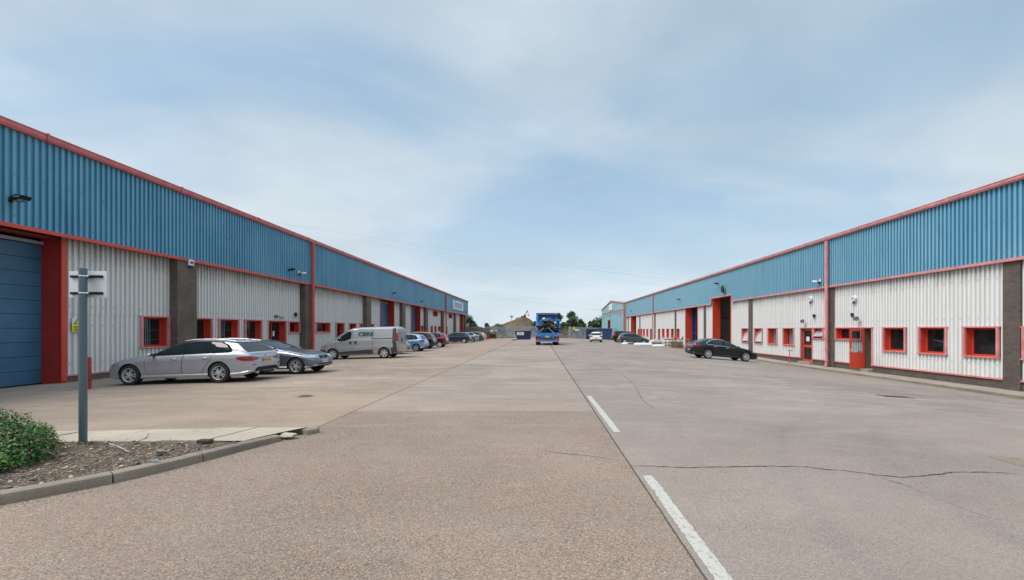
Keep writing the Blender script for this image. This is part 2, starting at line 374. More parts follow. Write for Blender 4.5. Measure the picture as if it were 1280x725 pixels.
# ------------------------------------------------------------------ road dashes
def paint_mark():
    m, nt, b = new_mat('worn_white_road_paint'); p = pos(nt)
    n = noise(nt, p, 22, 5, 0.7); g = noise(nt, p, 170, 3, 0.7)
    k = ramp(nt, math_(nt, 'ADD', n, math_(nt, 'MULTIPLY', g, 0.35)), [(0.565, 1.0), (0.63, 0.0)])
    L(nt, mixc(nt, math_(nt, 'MULTIPLY', k, 0.9), (0.44, 0.415, 0.37), (0.25, 0.21, 0.19)), b.inputs['Base Color'])
    b.inputs['Roughness'].default_value = 0.8
    return m
M['mark'] = paint_mark()
rnd = random.Random(3)
mb = MB()
for (xa, ya, xb, yb, w) in ((1.215, 5.15, 1.215, 1.2, .115), (1.215, 11.35, 1.245, 7.32, .115)):
    n = 90; L_, R_ = [], []
    for k in range(n + 1):
        t = k / n; x = xa + (xb - xa) * t; y = ya + (yb - ya) * t
        a = x - w / 2 + rnd.uniform(-.006, .006) + (rnd.uniform(0, .016) if rnd.random() < .12 else 0); c = x + w / 2 + rnd.uniform(-.006, .006) - (rnd.uniform(0, .016) if rnd.random() < .12 else 0)
        if k in (0, n): a += .02; c -= .012
        L_.append((a, y + rnd.uniform(-.004, .004), gz(x, y) + .005)); R_.append((c, y + rnd.uniform(-.004, .004), gz(x, y) + .005))
    for k in range(n): mb.quad(L_[k], R_[k], R_[k + 1], L_[k + 1])
tag(mb.build('road_marking', M['mark']), kind='structure')

# ------------------------------------------------------------------ cracks in the concrete
def px(x, y, H=None):
    """a point of the yard (metres) from a bearing read off the survey photo"""
    h = 1.65
    for _ in range(6):
        Z = 569 * h / (y - 412); X = (x - 675) / 569 * Z; h = 1.65 - gz(X, Z)
    return X, Z
M['crack'] = plain('dark_crack', (0.038, 0.032, 0.03), 0.95, local=False)  # dark strips drawn along the cracks
def crack(pts, w, seed):
    r = random.Random(seed); P = [px(*p) for p in pts]; out = []
    for (a, b) in zip(P, P[1:]):
        d = math.dist(a, b); n = max(2, int(d / .05))
        for k in range(n):
            t = k / n; out.append((a[0] + (b[0] - a[0]) * t, a[1] + (b[1] - a[1]) * t))
    out.append(P[-1]); Lp, Rp = [], []; dx = dy = 0
    for k, (x, y) in enumerate(out):
        dx = dx * .85 + r.uniform(-.012, .012); dy = dy * .85 + r.uniform(-.012, .012)
        e = min(k, len(out) - 1 - k) / 12; ww = w * min(1, e + .2) * r.uniform(.25, 1.25)
        q = out[min(k + 1, len(out) - 1)]; o = out[max(k - 1, 0)]
        t = Vector((q[0] - o[0], q[1] - o[1])).normalized(); nx, ny = -t.y, t.x
        X, Y = x + dx, y + dy
        Lp.append((X + nx * ww / 2, Y + ny * ww / 2, gz(X, Y) + .004)); Rp.append((X - nx * ww / 2, Y - ny * ww / 2, gz(X, Y) + .004))
    return Lp, Rp
mb = MB()
for i, (pts, w) in enumerate([
        ([(778, 582), (840, 585), (905, 584), (1000, 583), (1050, 588), (1090, 593), (1130, 597), (1160, 594), (1190, 590), (1279, 592)], .022),
        ([(1090, 594), (1130, 606), (1160, 618)], .018), ([(1165, 621), (1200, 635), (1240, 648), (1290, 655)], .008),
        ([(668, 562), (700, 567), (735, 570), (773, 576)], .012),
        ([(792, 480), (799, 492), (802, 500), (820, 513)], .012), ([(727, 446), (745, 455), (775, 466), (792, 480)], .012),
        ([(1135, 549), (1180, 557)], .008), ([(1212, 566), (1270, 577)], .016)]):
    Lp, Rp = crack(pts, w, i)
    for k in range(len(Lp) - 1): mb.quad(Lp[k], Rp[k], Rp[k + 1], Lp[k + 1])
tag(mb.build('ground_crack', M['crack']), kind='structure')

# ------------------------------------------------------------------ footway along the right-hand terrace
def conc_mat(name, c1, c2, sc_=3.0, joints=None):
    m, nt, b = new_mat(name); p = pos(nt)
    base = mixc(nt, ramp(nt, noise(nt, p, 0.9, 6, 0.65), [(0.3, 0.0), (0.7, 1.0)]), c1, c2)
    base = mixc(nt, 0.8, base, mixc(nt, 1.0, base, ramp(nt, noise(nt, p, 90, 4, 0.7), [(0.3, 0.6), (0.7, 1.3)]), 'MULTIPLY'))
    base = mixc(nt, ramp(nt, noise(nt, p, 5, 5, 0.7), [(0.6, 0.0), (0.72, 0.6)]), base, tuple(x * .5 for x in c1))
    L(nt, base, b.inputs['Base Color']); b.inputs['Roughness'].default_value = 0.9
    L(nt, bump(nt, noise(nt, p, 70, 4), 0.003), b.inputs['Normal'])
    return m
M['kerb'] = conc_mat('mossy_kerb_concrete', (0.17, 0.14, 0.105), (0.30, 0.255, 0.195))
M['path'] = conc_mat('path_concrete', (0.27, 0.235, 0.19), (0.36, 0.32, 0.265))
M['flag'] = conc_mat('paving_slab_concrete', (0.33, 0.28, 0.22), (0.46, 0.395, 0.31))
mb = MB(); kb = MB(); rnd = random.Random(5)
def pz(y): return gz(18.65, y) + .125
y = 4.0
while y < 105.5:
    y2 = y + .9
    j = rnd.uniform(-.008, .008)
    for k in (kb,):
        a0, a1 = 18.62 + j, 18.77
        z0, z1 = pz(y) + j * .4, pz(y2) + j * .4
        vs = [(a0, y, z0 - .3), (a0, y2 - .012, z1 - .3), (a0, y2 - .012, z1 - .02), (a0, y, z0 - .02), (a0 + .02, y, z0), (a0 + .02, y2 - .012, z1), (a1, y2 - .012, z1), (a1, y, z0)]
        k.add(vs, [(0, 1, 2, 3), (3, 2, 5, 4), (4, 5, 6, 7), (0, 3, 4, 7), (1, 6, 5, 2)])
    mb.quad((18.77, y, pz(y) - .006), (18.77, y2, pz(y2) - .006), (34, y2, pz(y2) - .006), (34, y, pz(y) - .006))
    y = y2
tag(kb.build('kerb', M['kerb']), kind='structure'); tag(mb.build('footway', M['path']), kind='structure')
# ------------------------------------------------------------------ planting island, front left
K = [(-13.0, -0.6), (-9.5, 1.35), (-7.2, 2.75), (-6.1, 3.52), (-5.15, 4.34), (-4.63, 4.95), (-4.40, 5.42), (-4.20, 5.95), (-4.02, 6.45), (-3.83, 6.9), (-3.56, 7.35)]
def along(P, step):
    out = []; 
    for a, b in zip(P, P[1:]):
        d = math.dist(a, b); n = max(1, round(d / step))
        out += [(a[0] + (b[0] - a[0]) * k / n, a[1] + (b[1] - a[1]) * k / n) for k in range(n)]
    return out + [P[-1]]
KP = along(K, .1)
def smooth(P, it=3):
    for _ in range(it): P = [P[0]] + [((a[0] + 2 * b[0] + c[0]) / 4, (a[1] + 2 * b[1] + c[1]) / 4) for a, b, c in zip(P, P[1:], P[2:])] + [P[-1]]
    return P
KP = smooth(KP, 6)
def offs(P, d):
    out = []
    for k, p in enumerate(P):
        a = P[max(0, k - 1)]; b = P[min(len(P) - 1, k + 1)]
        t = Vector((b[0] - a[0], b[1] - a[1])).normalized(); out.append((p[0] - t.y * d, p[1] + t.x * d))
    return out
mb = MB(); rnd = random.Random(11)
KI = offs(KP, .135)
seg0 = 0; acc = 0; dist = [0]
for a, b in zip(KP, KP[1:]): dist.append(dist[-1] + math.dist(a, b))
tot = dist[-1]
cuts = [tot - .28, tot - .62, tot - 1.75, tot - 2.66, tot - 3.57, tot - 4.5]
def kz(d):  # top of the kerb, dropping towards its broken end
    return .086 - .02 * ss(tot - 1.8, tot, d)
prev_solid = True
for k in range(len(KP) - 1):
    d0, d1 = dist[k], dist[k + 1]
    if any(d0 <= c < d1 for c in cuts): # joint
        f = .15
    else: f = 0
    if tot - .62 < d0 < tot - .30: continue      # the broken-out stone
    o0, o1, i0, i1 = KP[k], KP[k + 1], KI[k], KI[k + 1]
    if f: o1 = (o0[0] + (o1[0] - o0[0]) * (1 - f), o0[1] + (o1[1] - o0[1]) * (1 - f)); i1 = (i0[0] + (i1[0] - i0[0]) * (1 - f), i0[1] + (i1[1] - i0[1]) * (1 - f))
    w = rnd.uniform(-.003, .003)
    def pr(o, i, z):
        z += w * .5
        return [(o[0], o[1], -.1), (o[0], o[1], z - .035), (o[0] + (i[0] - o[0]) * .08, o[1] + (i[1] - o[1]) * .08, z - .012), (o[0] + (i[0] - o[0]) * .25, o[1] + (i[1] - o[1]) * .25, z), (i[0], i[1], z), (i[0], i[1], -.1)]
    a = pr(o0, i0, kz(d0)); b = pr(o1, i1, kz(d1))
    mb.add(a + b, [(j, j + 6, j + 7, j + 1) for j in range(5)])
    if f or any(dist[k - 1] <= c < d0 for c in cuts) or abs(d0 - (tot - .30)) < .12: mb.add(a + b, [(0, 1, 2, 3, 4, 5), (11, 10, 9, 8, 7, 6)])
mb.quad(*[(p[0], p[1], z) for p, z in ((KP[-1], -.1), (KI[-1], -.1), (KI[-1], kz(tot)), (KP[-1], kz(tot)))])
tag(mb.build('kerb', M['kerb'], angle=35), kind='structure')
# rubble in the broken stretch of kerb
cx, cy = KP[-5]
for i, (dx, dy, r, s3, lab) in enumerate(((-.02, -.03, .085, (1.5, 1, .5), 'pale broken lump of kerb concrete lying in the gap near the end of the kerb'),
                                     (-.16, -.16, .06, (1.3, 1, .6), 'small grey broken kerb fragment beside the pale lump'),
                                     (-.95, -1.25, .05, (1.4, 1, .7), 'chipped stone bit on the kerb further down, before the broken gap'))):
    q = MB(); q.sphere((0, 0, 0), r, 2, .22, rnd, s3)
    x, y = cx + dx, cy + dy
    o = q.build('concrete_rubble', M['flag'] if i == 0 else M['kerb'], loc=(x - .05, y, .03 if i < 2 else .11)); tag(o, lab, 'rubble')

# paved strip behind the bed
mb = MB(); yb = lambda x: 7.03 + (x + 7.6) * .09; yf = lambda x: 6.34 + (x + 7.6) * .03
cutx = [-15, -13.6, -12.2, -10.8, -9.4, -8.3, -7.25, -6.3, -5.35, -4.75]
rnd = random.Random(4)
for a, b in zip(cutx, cutx[1:]):
    z = .085 + rnd.uniform(-.006, .006); t = rnd.uniform(-.004, .004); s = .22
    A = (a + .008, yf(a)); B = (b - .008, yf(b)); C = (b - .008 + s, yb(b)); D = (a + .008 + s, yb(a))
    mb.add([(A[0], A[1], z + t), (B[0], B[1], z - t), (C[0], C[1], z - t), (D[0], D[1], z + t), (A[0], A[1], 0 - .05), (B[0], B[1], -.05), (C[0], C[1], -.1), (D[0], D[1], -.1)],
           [(0, 1, 2, 3), (3, 2, 6, 7), (0, 1, 5, 4), (1, 2, 6, 5), (0, 3, 7, 4)])
# wedge up to the kerb
def ki_at(y):
    for a, b in zip(KI, KI[1:]):
        if min(a[1], b[1]) <= y <= max(a[1], b[1]): return a[0] + (b[0] - a[0]) * ((y - a[1]) / (b[1] - a[1]) if b[1] != a[1] else 0)
    return KI[-1][0]
ys_ = [6.42 + .1 * k for k in range(10)]
pts = [(ki_at(y) - .01, y) for y in ys_ if y < 7.33]
poly = [(-4.74, yf(-4.75)), *pts, (-4.74 + .22, yb(-4.75))]
mb.add([(x, y, .082) for x, y in poly] + [(x, y, -.1) for x, y in poly], [tuple(range(len(poly))), (len(poly) - 2, len(poly) - 1, 2 * len(poly) - 1, 2 * len(poly) - 2)])
tag(mb.build('paving', M['flag']), kind='structure')

# soil of the bed
def soil_mat():
    m, nt, b = new_mat('stony_soil'); p = pos(nt)
    base = mixc(nt, ramp(nt, noise(nt, p, 6, 6, .7), [(0.35, 0.0), (0.65, 1.0)]), (0.045, 0.031, 0.021), (0.125, 0.088, 0.06))
    v = N(nt, 'ShaderNodeTexVoronoi'); v.inputs['Scale'].default_value = 60; L(nt, p, v.inputs['Vector'])
    s = N(nt, 'ShaderNodeSeparateColor'); L(nt, v.outputs['Color'], s.inputs[0])
    base = mixc(nt, ramp(nt, s.outputs[0], [(0.8, 0.0), (0.86, 0.7)]), base, (0.33, 0.28, 0.21))
    L(nt, base, b.inputs['Base Color']); b.inputs['Roughness'].default_value = .95
    L(nt, bump(nt, noise(nt, p, 40, 5, .7), .02), b.inputs['Normal'])
    return m
M['soil'] = soil_mat()
import mathutils.noise as mn
def bed_z(x, y): return .07 + .035 * mn.noise(Vector((x * 3, y * 3, 0))) + .02 * mn.noise(Vector((x * 11, y * 11, 3)))
mb = MB()
nx = 150
rows = []
for j in range(34):
    t = j / 33; row = []
    for i in range(nx + 1):
        # from kerb inner line to strip
        k = i / nx * (len(KI) - 12); k0 = int(k); fr = k - k0
        a = KI[k0]; b = KI[min(k0 + 1, len(KI) - 1)]; x = a[0] + (b[0] - a[0]) * fr; y = a[1] + (b[1] - a[1]) * fr
        yt = yf(x) + .01
        yy = y + (yt - y) * t; xx = x
        e = min(t, 1 - t) * 6
        row.append((xx, yy, bed_z(xx, yy) * min(1, .5 + e) + (.03 if t == 0 else 0)))
    rows.append(row)
vs = [p for r_ in rows for p in r_]
mb.add(vs, [(j * (nx + 1) + i, j * (nx + 1) + i + 1, (j + 1) * (nx + 1) + i + 1, (j + 1) * (nx + 1) + i) for j in range(33) for i in range(nx)])
tag(mb.build('soil', M['soil'], smooth=True), kind='structure')
# loose stones and litter on the bed
def stone_mat(n, c): return plain(n, c, .85, var=.35, scale=40)
SM = [stone_mat('stone_buff', (0.40, 0.31, 0.20)), stone_mat('stone_grey', (0.22, 0.19, 0.165)), stone_mat('stone_pale', (0.56, 0.50, 0.40)), stone_mat('stone_brown', (0.16, 0.12, 0.09))]
def in_bed(rnd, xmin=-9):
    while True:
        x = rnd.uniform(xmin, -4.15); y = rnd.uniform(2.6, 6.4)
        for a, b in zip(KI, KI[1:]):
            if min(a[0], b[0]) <= x <= max(a[0], b[0]):
                yk = a[1] + (b[1] - a[1]) * (x - a[0]) / (b[0] - a[0]); break
        else: continue
        if y > yk + .03: return x, y
rnd = random.Random(21)
mb = MB()
for i in range(3000):
    x, y = in_bed(rnd); r = .006 + .021 * rnd.random() ** 2.8
    if rnd.random() < .02: r *= 1.9
    bm = bmesh.new(); bmesh.ops.create_icosphere(bm, subdivisions=1, radius=1)
    rz = rnd.uniform(0, 6.3); sx, sy, sz = r * rnd.uniform(.7, 1.5), r * rnd.uniform(.7, 1.2), r * rnd.uniform(.4, .85)
    for v in bm.verts:
        c = v.co * rnd.uniform(.8, 1.15); X = c.x * sx; Y = c.y * sy
        v.co = Vector((x + X * math.cos(rz) - Y * math.sin(rz), y + X * math.sin(rz) + Y * math.cos(rz), bed_z(x, y) + sz * .4 + c.z * sz))
    mb.mi = rnd.choices([0, 1, 2, 3], [5, 3, 1.5, 3])[0]
    mb.frombm(bm)
mb.mi = 0
tag(mb.build('gravel', SM), kind='stuff', label='loose buff and grey stones strewn over the dark soil bed')
M['twig'] = plain('dry_twig', (0.26, 0.19, 0.13), .85, var=.4, scale=30)
M['deadleaf'] = plain('fallen_leaf', (0.22, 0.06, 0.03), .8, var=.5, scale=30)
mb = MB()
for i in range(230):
    x, y = in_bed(rnd, -8); a = rnd.uniform(0, 6.3); l = rnd.uniform(.03, .16) * (1.4 if rnd.random() < .1 else 1)
    z = bed_z(x, y) + .012; t = rnd.uniform(-.02, .06); mb.mi = 0
    mid = (x + math.cos(a) * l / 2 + rnd.uniform(-.01, .01), y + math.sin(a) * l / 2, z + t / 2 + .01)
    mb.path([(x, y, z), mid, (x + math.cos(a) * l, y + math.sin(a) * l, z + t)], rnd.uniform(.0015, .0035), 4)
for i in range(700):
    x, y = in_bed(rnd, -8)
    if x > -5.0 and rnd.random() < .8: continue
    a = rnd.uniform(0, 6.3); l = rnd.uniform(.01, .02); z = bed_z(x, y) + .015; mb.mi = 1
    c, s = math.cos(a) * l, math.sin(a) * l
    mb.quad((x - c, y - s, z), (x + s * .5, y - c * .5, z + .008), (x + c, y + s, z + .003), (x - s * .5, y + c * .5, z + .01))
mb.mi = 0
tag(mb.build('leaf_litter', [M['twig'], M['deadleaf']]), kind='stuff', label='dry twigs and reddish fallen leaves on the soil')
def branch(name, pts, r, mat, label, forks=()):
    q = MB()
    for a, b, i in zip(pts, pts[1:], range(99)): q.tube(a, b, r * (1 - .12 * i), r * (1 - .12 * (i + 1)), 7)
    for f in forks: q.path(f, r * .5, 5)
    tag(q.build(name, mat, smooth=True), label, 'branch')
M['pale_twig'] = plain('bleached_branch', (0.42, 0.37, 0.31), .8, var=.3, scale=20)
branch('fallen_branch', [(-5.72, 6.05, .13), (-5.55, 5.98, .12), (-5.33, 5.85, .10), (-5.22, 5.8, .085)], .012, M['pale_twig'], 'pale bleached fallen branch lying on the soil in front of the sign post')
branch('bare_twig', [(-5.42, 6.05, .09), (-5.34, 6.05, .17), (-5.25, 6.05, .2), (-5.19, 6.05, .27)], .006, M['twig'], 'dark bare forked twig leaning out beside the foot of the sign post', [[(-5.25, 6.05, .2), (-5.2, 6.05, .215)]])
branch('dead_stem', [(-5.78, 5.45, .06), (-5.76, 5.43, .14), (-5.83, 5.4, .20), (-5.9, 5.35, .24)], .008, M['twig'], 'brown dead stem curving up at the edge of the green bush')
branch('dead_stem', [(-5.52, 5.5, .06), (-5.52, 5.5, .11), (-5.51, 5.48, .17)], .006, M['pale_twig'], 'short pale upright dead stem between the bush and the sign post')
q = MB(); q.box(-.09, .09, -.05, .05, 0, .045, .012); tag(q.build('broken_brick', plain('charred_brick', (0.05, 0.045, 0.04), .9), loc=(-4.62, 6.28, .09)), 'dark broken brick lying at the back edge of the gravel bed', 'brick')
q = MB(); q.add([(-.06, -.01, 0), (.06, -.015, .006), (.055, .015, .012), (-.05, .012, .004), (-.06, -.01, -.003), (.06, -.015, .003), (.055, .015, .009), (-.05, .012, .001)], [(0, 1, 2, 3), (4, 5, 6, 7), (0, 1, 5, 4), (1, 2, 6, 5), (2, 3, 7, 6)])
tag(q.build('plastic_scrap', plain('light_blue_plastic', (0.10, 0.27, 0.45), .4), loc=(-4.55, 5.36, .11)), 'flat light blue plastic scrap lying on the stones just behind the kerb', 'litter')
q = MB(); q.sphere((0, 0, 0), .017, 1, .25, rnd, (1, .8, 1.2)); tag(q.build('plastic_scrap', plain('bright_blue_plastic', (0.02, 0.16, 0.6), .4), loc=(-4.18, 6.22, .11)), 'small bright blue scrap of plastic on the gravel near the paving', 'litter')

# grit washed against the kerbs
mb = MB(); rg = random.Random(31)
def grit(x, y, r):
    bm = bmesh.new(); bmesh.ops.create_icosphere(bm, subdivisions=1, radius=1)
    for v in bm.verts: v.co = Vector((x + v.co.x * r * rg.uniform(.8, 1.3), y + v.co.y * r, gz(x, y) + r * .3 + v.co.z * r * .6))
    mb.mi = rg.choices([0, 1, 2, 3], [3, 3, 1, 3])[0]; mb.frombm(bm)
OUT = offs(KP, -.01)
for i in range(1500):
    k = rg.randrange(45, len(OUT)); p = OUT[k]; d = abs(rg.gauss(0, .10)) + .005; q_ = offs(KP, 0)[k] if False else p
    grit(p[0] + d * .75 + rg.uniform(-.05, .05), p[1] - d * .65 + rg.uniform(-.05, .05), .0025 + .006 * rg.random() ** 3)
for i in range(500): grit(rg.uniform(-3.4, 9), 1.6 + 9 * rg.random() ** 1.4, .002 + .004 * rg.random() ** 3)
for i in range(900): grit(18.6 - abs(rg.gauss(0, .25)), rg.uniform(16, 45), .006 + .012 * rg.random() ** 3)
mb.mi = 0; tag(mb.build('grit', SM), kind='stuff', label='loose grit washed against the kerbs')

# ------------------------------------------------------------------ bush
def leaf_mat(name, c, trans=0.15):
    m, nt, b = new_mat(name)
    n = noise(nt, pos(nt), 3.1, 3)
    L(nt, mixc(nt, 1, c, ramp(nt, n, [(.3, .65), (.7, 1.25)]), 'MULTIPLY'), b.inputs['Base Color'])
    b.inputs['Roughness'].default_value = .42
    return m
M['leaf_a'] = leaf_mat('leaf_green', (0.038, 0.115, 0.014)); M['leaf_b'] = leaf_mat('leaf_light_green', (0.085, 0.20, 0.022)); M['leaf_c'] = leaf_mat('leaf_dark', (0.018, 0.05, 0.014)); M['leaf_r'] = leaf_mat('leaf_red_tip', (0.30, 0.05, 0.03))
blobs = [((-6.75, 5.35, .34), (.85, .62, .42)), ((-6.2, 5.25, .22), (.40, .45, .25)), ((-7.3, 5.6, .45), (.8, .65, .42)), ((-8.1, 5.3, .42), (.8, .7, .45)), ((-6.6, 5.6, .30), (.5, .45, .28)), ((-6.9, 4.85, .24), (.6, .42, .3)), ((-6.3, 4.95, .16), (.42, .3, .22))]
rnd = random.Random(9)
blobs = [((a[0], a[1], a[2] * .80), (b[0] * .96, b[1], b[2] * .82)) for a, b in blobs]
mb = MB(); 
for i in range(30000):
    c, r3 = rnd.choices(blobs, [3, 1.4, 2.4, 2, 1.5, 2, 1.2])[0]
    d = Vector((rnd.gauss(0, 1), rnd.gauss(0, 1), rnd.gauss(0, 1))).normalized(); rr = rnd.uniform(.72, 1.05) ** .7
    k = 1 + .16 * mn.noise(Vector((d.x * 3 + c[0], d.y * 3, d.z * 3))) + .1 * mn.noise(Vector((d.x * 8 + c[0], d.y * 8, d.z * 8)))
    p = Vector((c[0] + d.x * r3[0] * rr * k, c[1] + d.y * r3[1] * rr * k, c[2] + d.z * r3[2] * rr * k))
    if p.z < .08: continue
    l = rnd.uniform(.014, .028); ax = (d + Vector((rnd.gauss(0, .5), rnd.gauss(0, .5), rnd.gauss(.35, .5)))).normalized()
    u = ax.orthogonal().normalized(); q = Matrix.Rotation(rnd.uniform(0, 6.3), 3, ax); u = q @ u; w = ax.cross(u) * l * .42
    mb.mi = (3 if rr > .95 and d.z > -.1 and rnd.random() < .08 else rnd.choices([0, 1, 2], [5, 3, 2])[0])
    mb.quad(p - u * l, p + w + ax * .003, p + u * l, p - w + ax * .003)
mb.mi = 0
bush = thing('shrub', 'low dense green bush with red leaf tips growing in the soil bed', 'bush', (-6.8, 5.3, .05))
o = mb.build('foliage', [M['leaf_a'], M['leaf_b'], M['leaf_c'], M['leaf_r']]); 
def under(o, root):
    o.parent = root; o.matrix_parent_inverse = Matrix.Translation(-Vector(root.location))
under(o, bush)
q = MB()
for i in range(26):
    c, r3 = rnd.choice(blobs); b = (c[0] + rnd.uniform(-.2, .2), c[1] + rnd.uniform(-.1, .1), .05)
    e = (c[0] + rnd.uniform(-.6, .6) * r3[0], c[1] + rnd.uniform(-.7, .7) * r3[1], c[2] + rnd.uniform(.2, .7) * r3[2]); q.tube(b, e, .012, .005, 5)
under(q.build('stem', M['twig']), bush)

# ------------------------------------------------------------------ text
def text_mesh(s, size, mat, name='lettering', extrude=.002, bold=0.0, spacing=1.0):
    cu = bpy.data.curves.new('t', 'FONT'); cu.body = s; cu.size = size; cu.extrude = extrude; cu.offset = bold
    cu.align_x = 'CENTER'; cu.align_y = 'CENTER'; cu.space_character = spacing; cu.resolution_u = 3
    o = bpy.data.objects.new('t', cu); col.objects.link(o)
    dg = bpy.context.evaluated_depsgraph_get(); me = bpy.data.meshes.new_from_object(o.evaluated_get(dg))
    bpy.data.objects.remove(o); bpy.data.curves.remove(cu)
    me.name = name; me.materials.clear(); me.materials.append(mat)
    return me
def place_text(s, size, mat, parent, loc, facing, name='lettering', **k):
    """facing: unit vector the text looks towards (horizontal)"""
    me = text_mesh(s, size, mat, name, **k); o = bpy.data.objects.new(name, me); link(o, parent)
    f = Vector(facing).normalized(); up = Vector((0, 0, 1)); r_ = up.cross(f).normalized()
    m = Matrix((r_, f.cross(r_), f)).transposed().to_4x4(); m.translation = Vector(loc); o.matrix_local = m
    return o

# ------------------------------------------------------------------ sign post
sp = thing('sign_post', 'grey steel post carrying a small sign seen from behind, beside the bush', 'sign post', (-6.345, 6.32, .05))
q = MB(); q.tube((0, 0, -.1), (0, 0, 2.45), .046, n=28); q.sphere((0, 0, 2.45), .046, 2, sc3=(1, 1, .18)); q.build('pole', M['polegrey'], sp, angle=40)
q = MB(); q.box(-.28, .245, .085, .093, 2.05, 2.42, .003); plate = q.build('sign_plate', M['signwhite'], sp)
for z in (2.345, 2.11):
    q = MB(); q.box(-.245, .2, .062, .085, z - .017, z + .017); q.build('rail', M['black'], sp)
    q = MB(); q.tube((0, 0, z - .008), (0, 0, z + .008), .05, n=28, cap=True); q.box(.045, .085, -.01, .07, z - .01, z + .01); q.build('clamp', M['chrome'], sp)

# ------------------------------------------------------------------ red bollard
b = thing('bollard', 'red painted steel bollard with scuffs standing by the blue loading door', 'bollard', (-14.2, 14.35, gz(-14.2, 14.35)))
q = MB(); q.tube((0, 0, -.05), (0, 0, 1.0), .045, n=20); q.sphere((0, 0, 1.0), .045, 2, sc3=(1, 1, .4)); q.build('post', M['red_dark'], b, angle=40)
q = MB(); q.tube((0, 0, .25), (0, 0, .30), .0465, n=20, cap=False); q.build('scuff_band', M['rust'], b); q = MB(); q.tube((0, 0, .62), (0, 0, .64), .0465, n=20, cap=False); q.build('scuff_band', M['rust'], b)

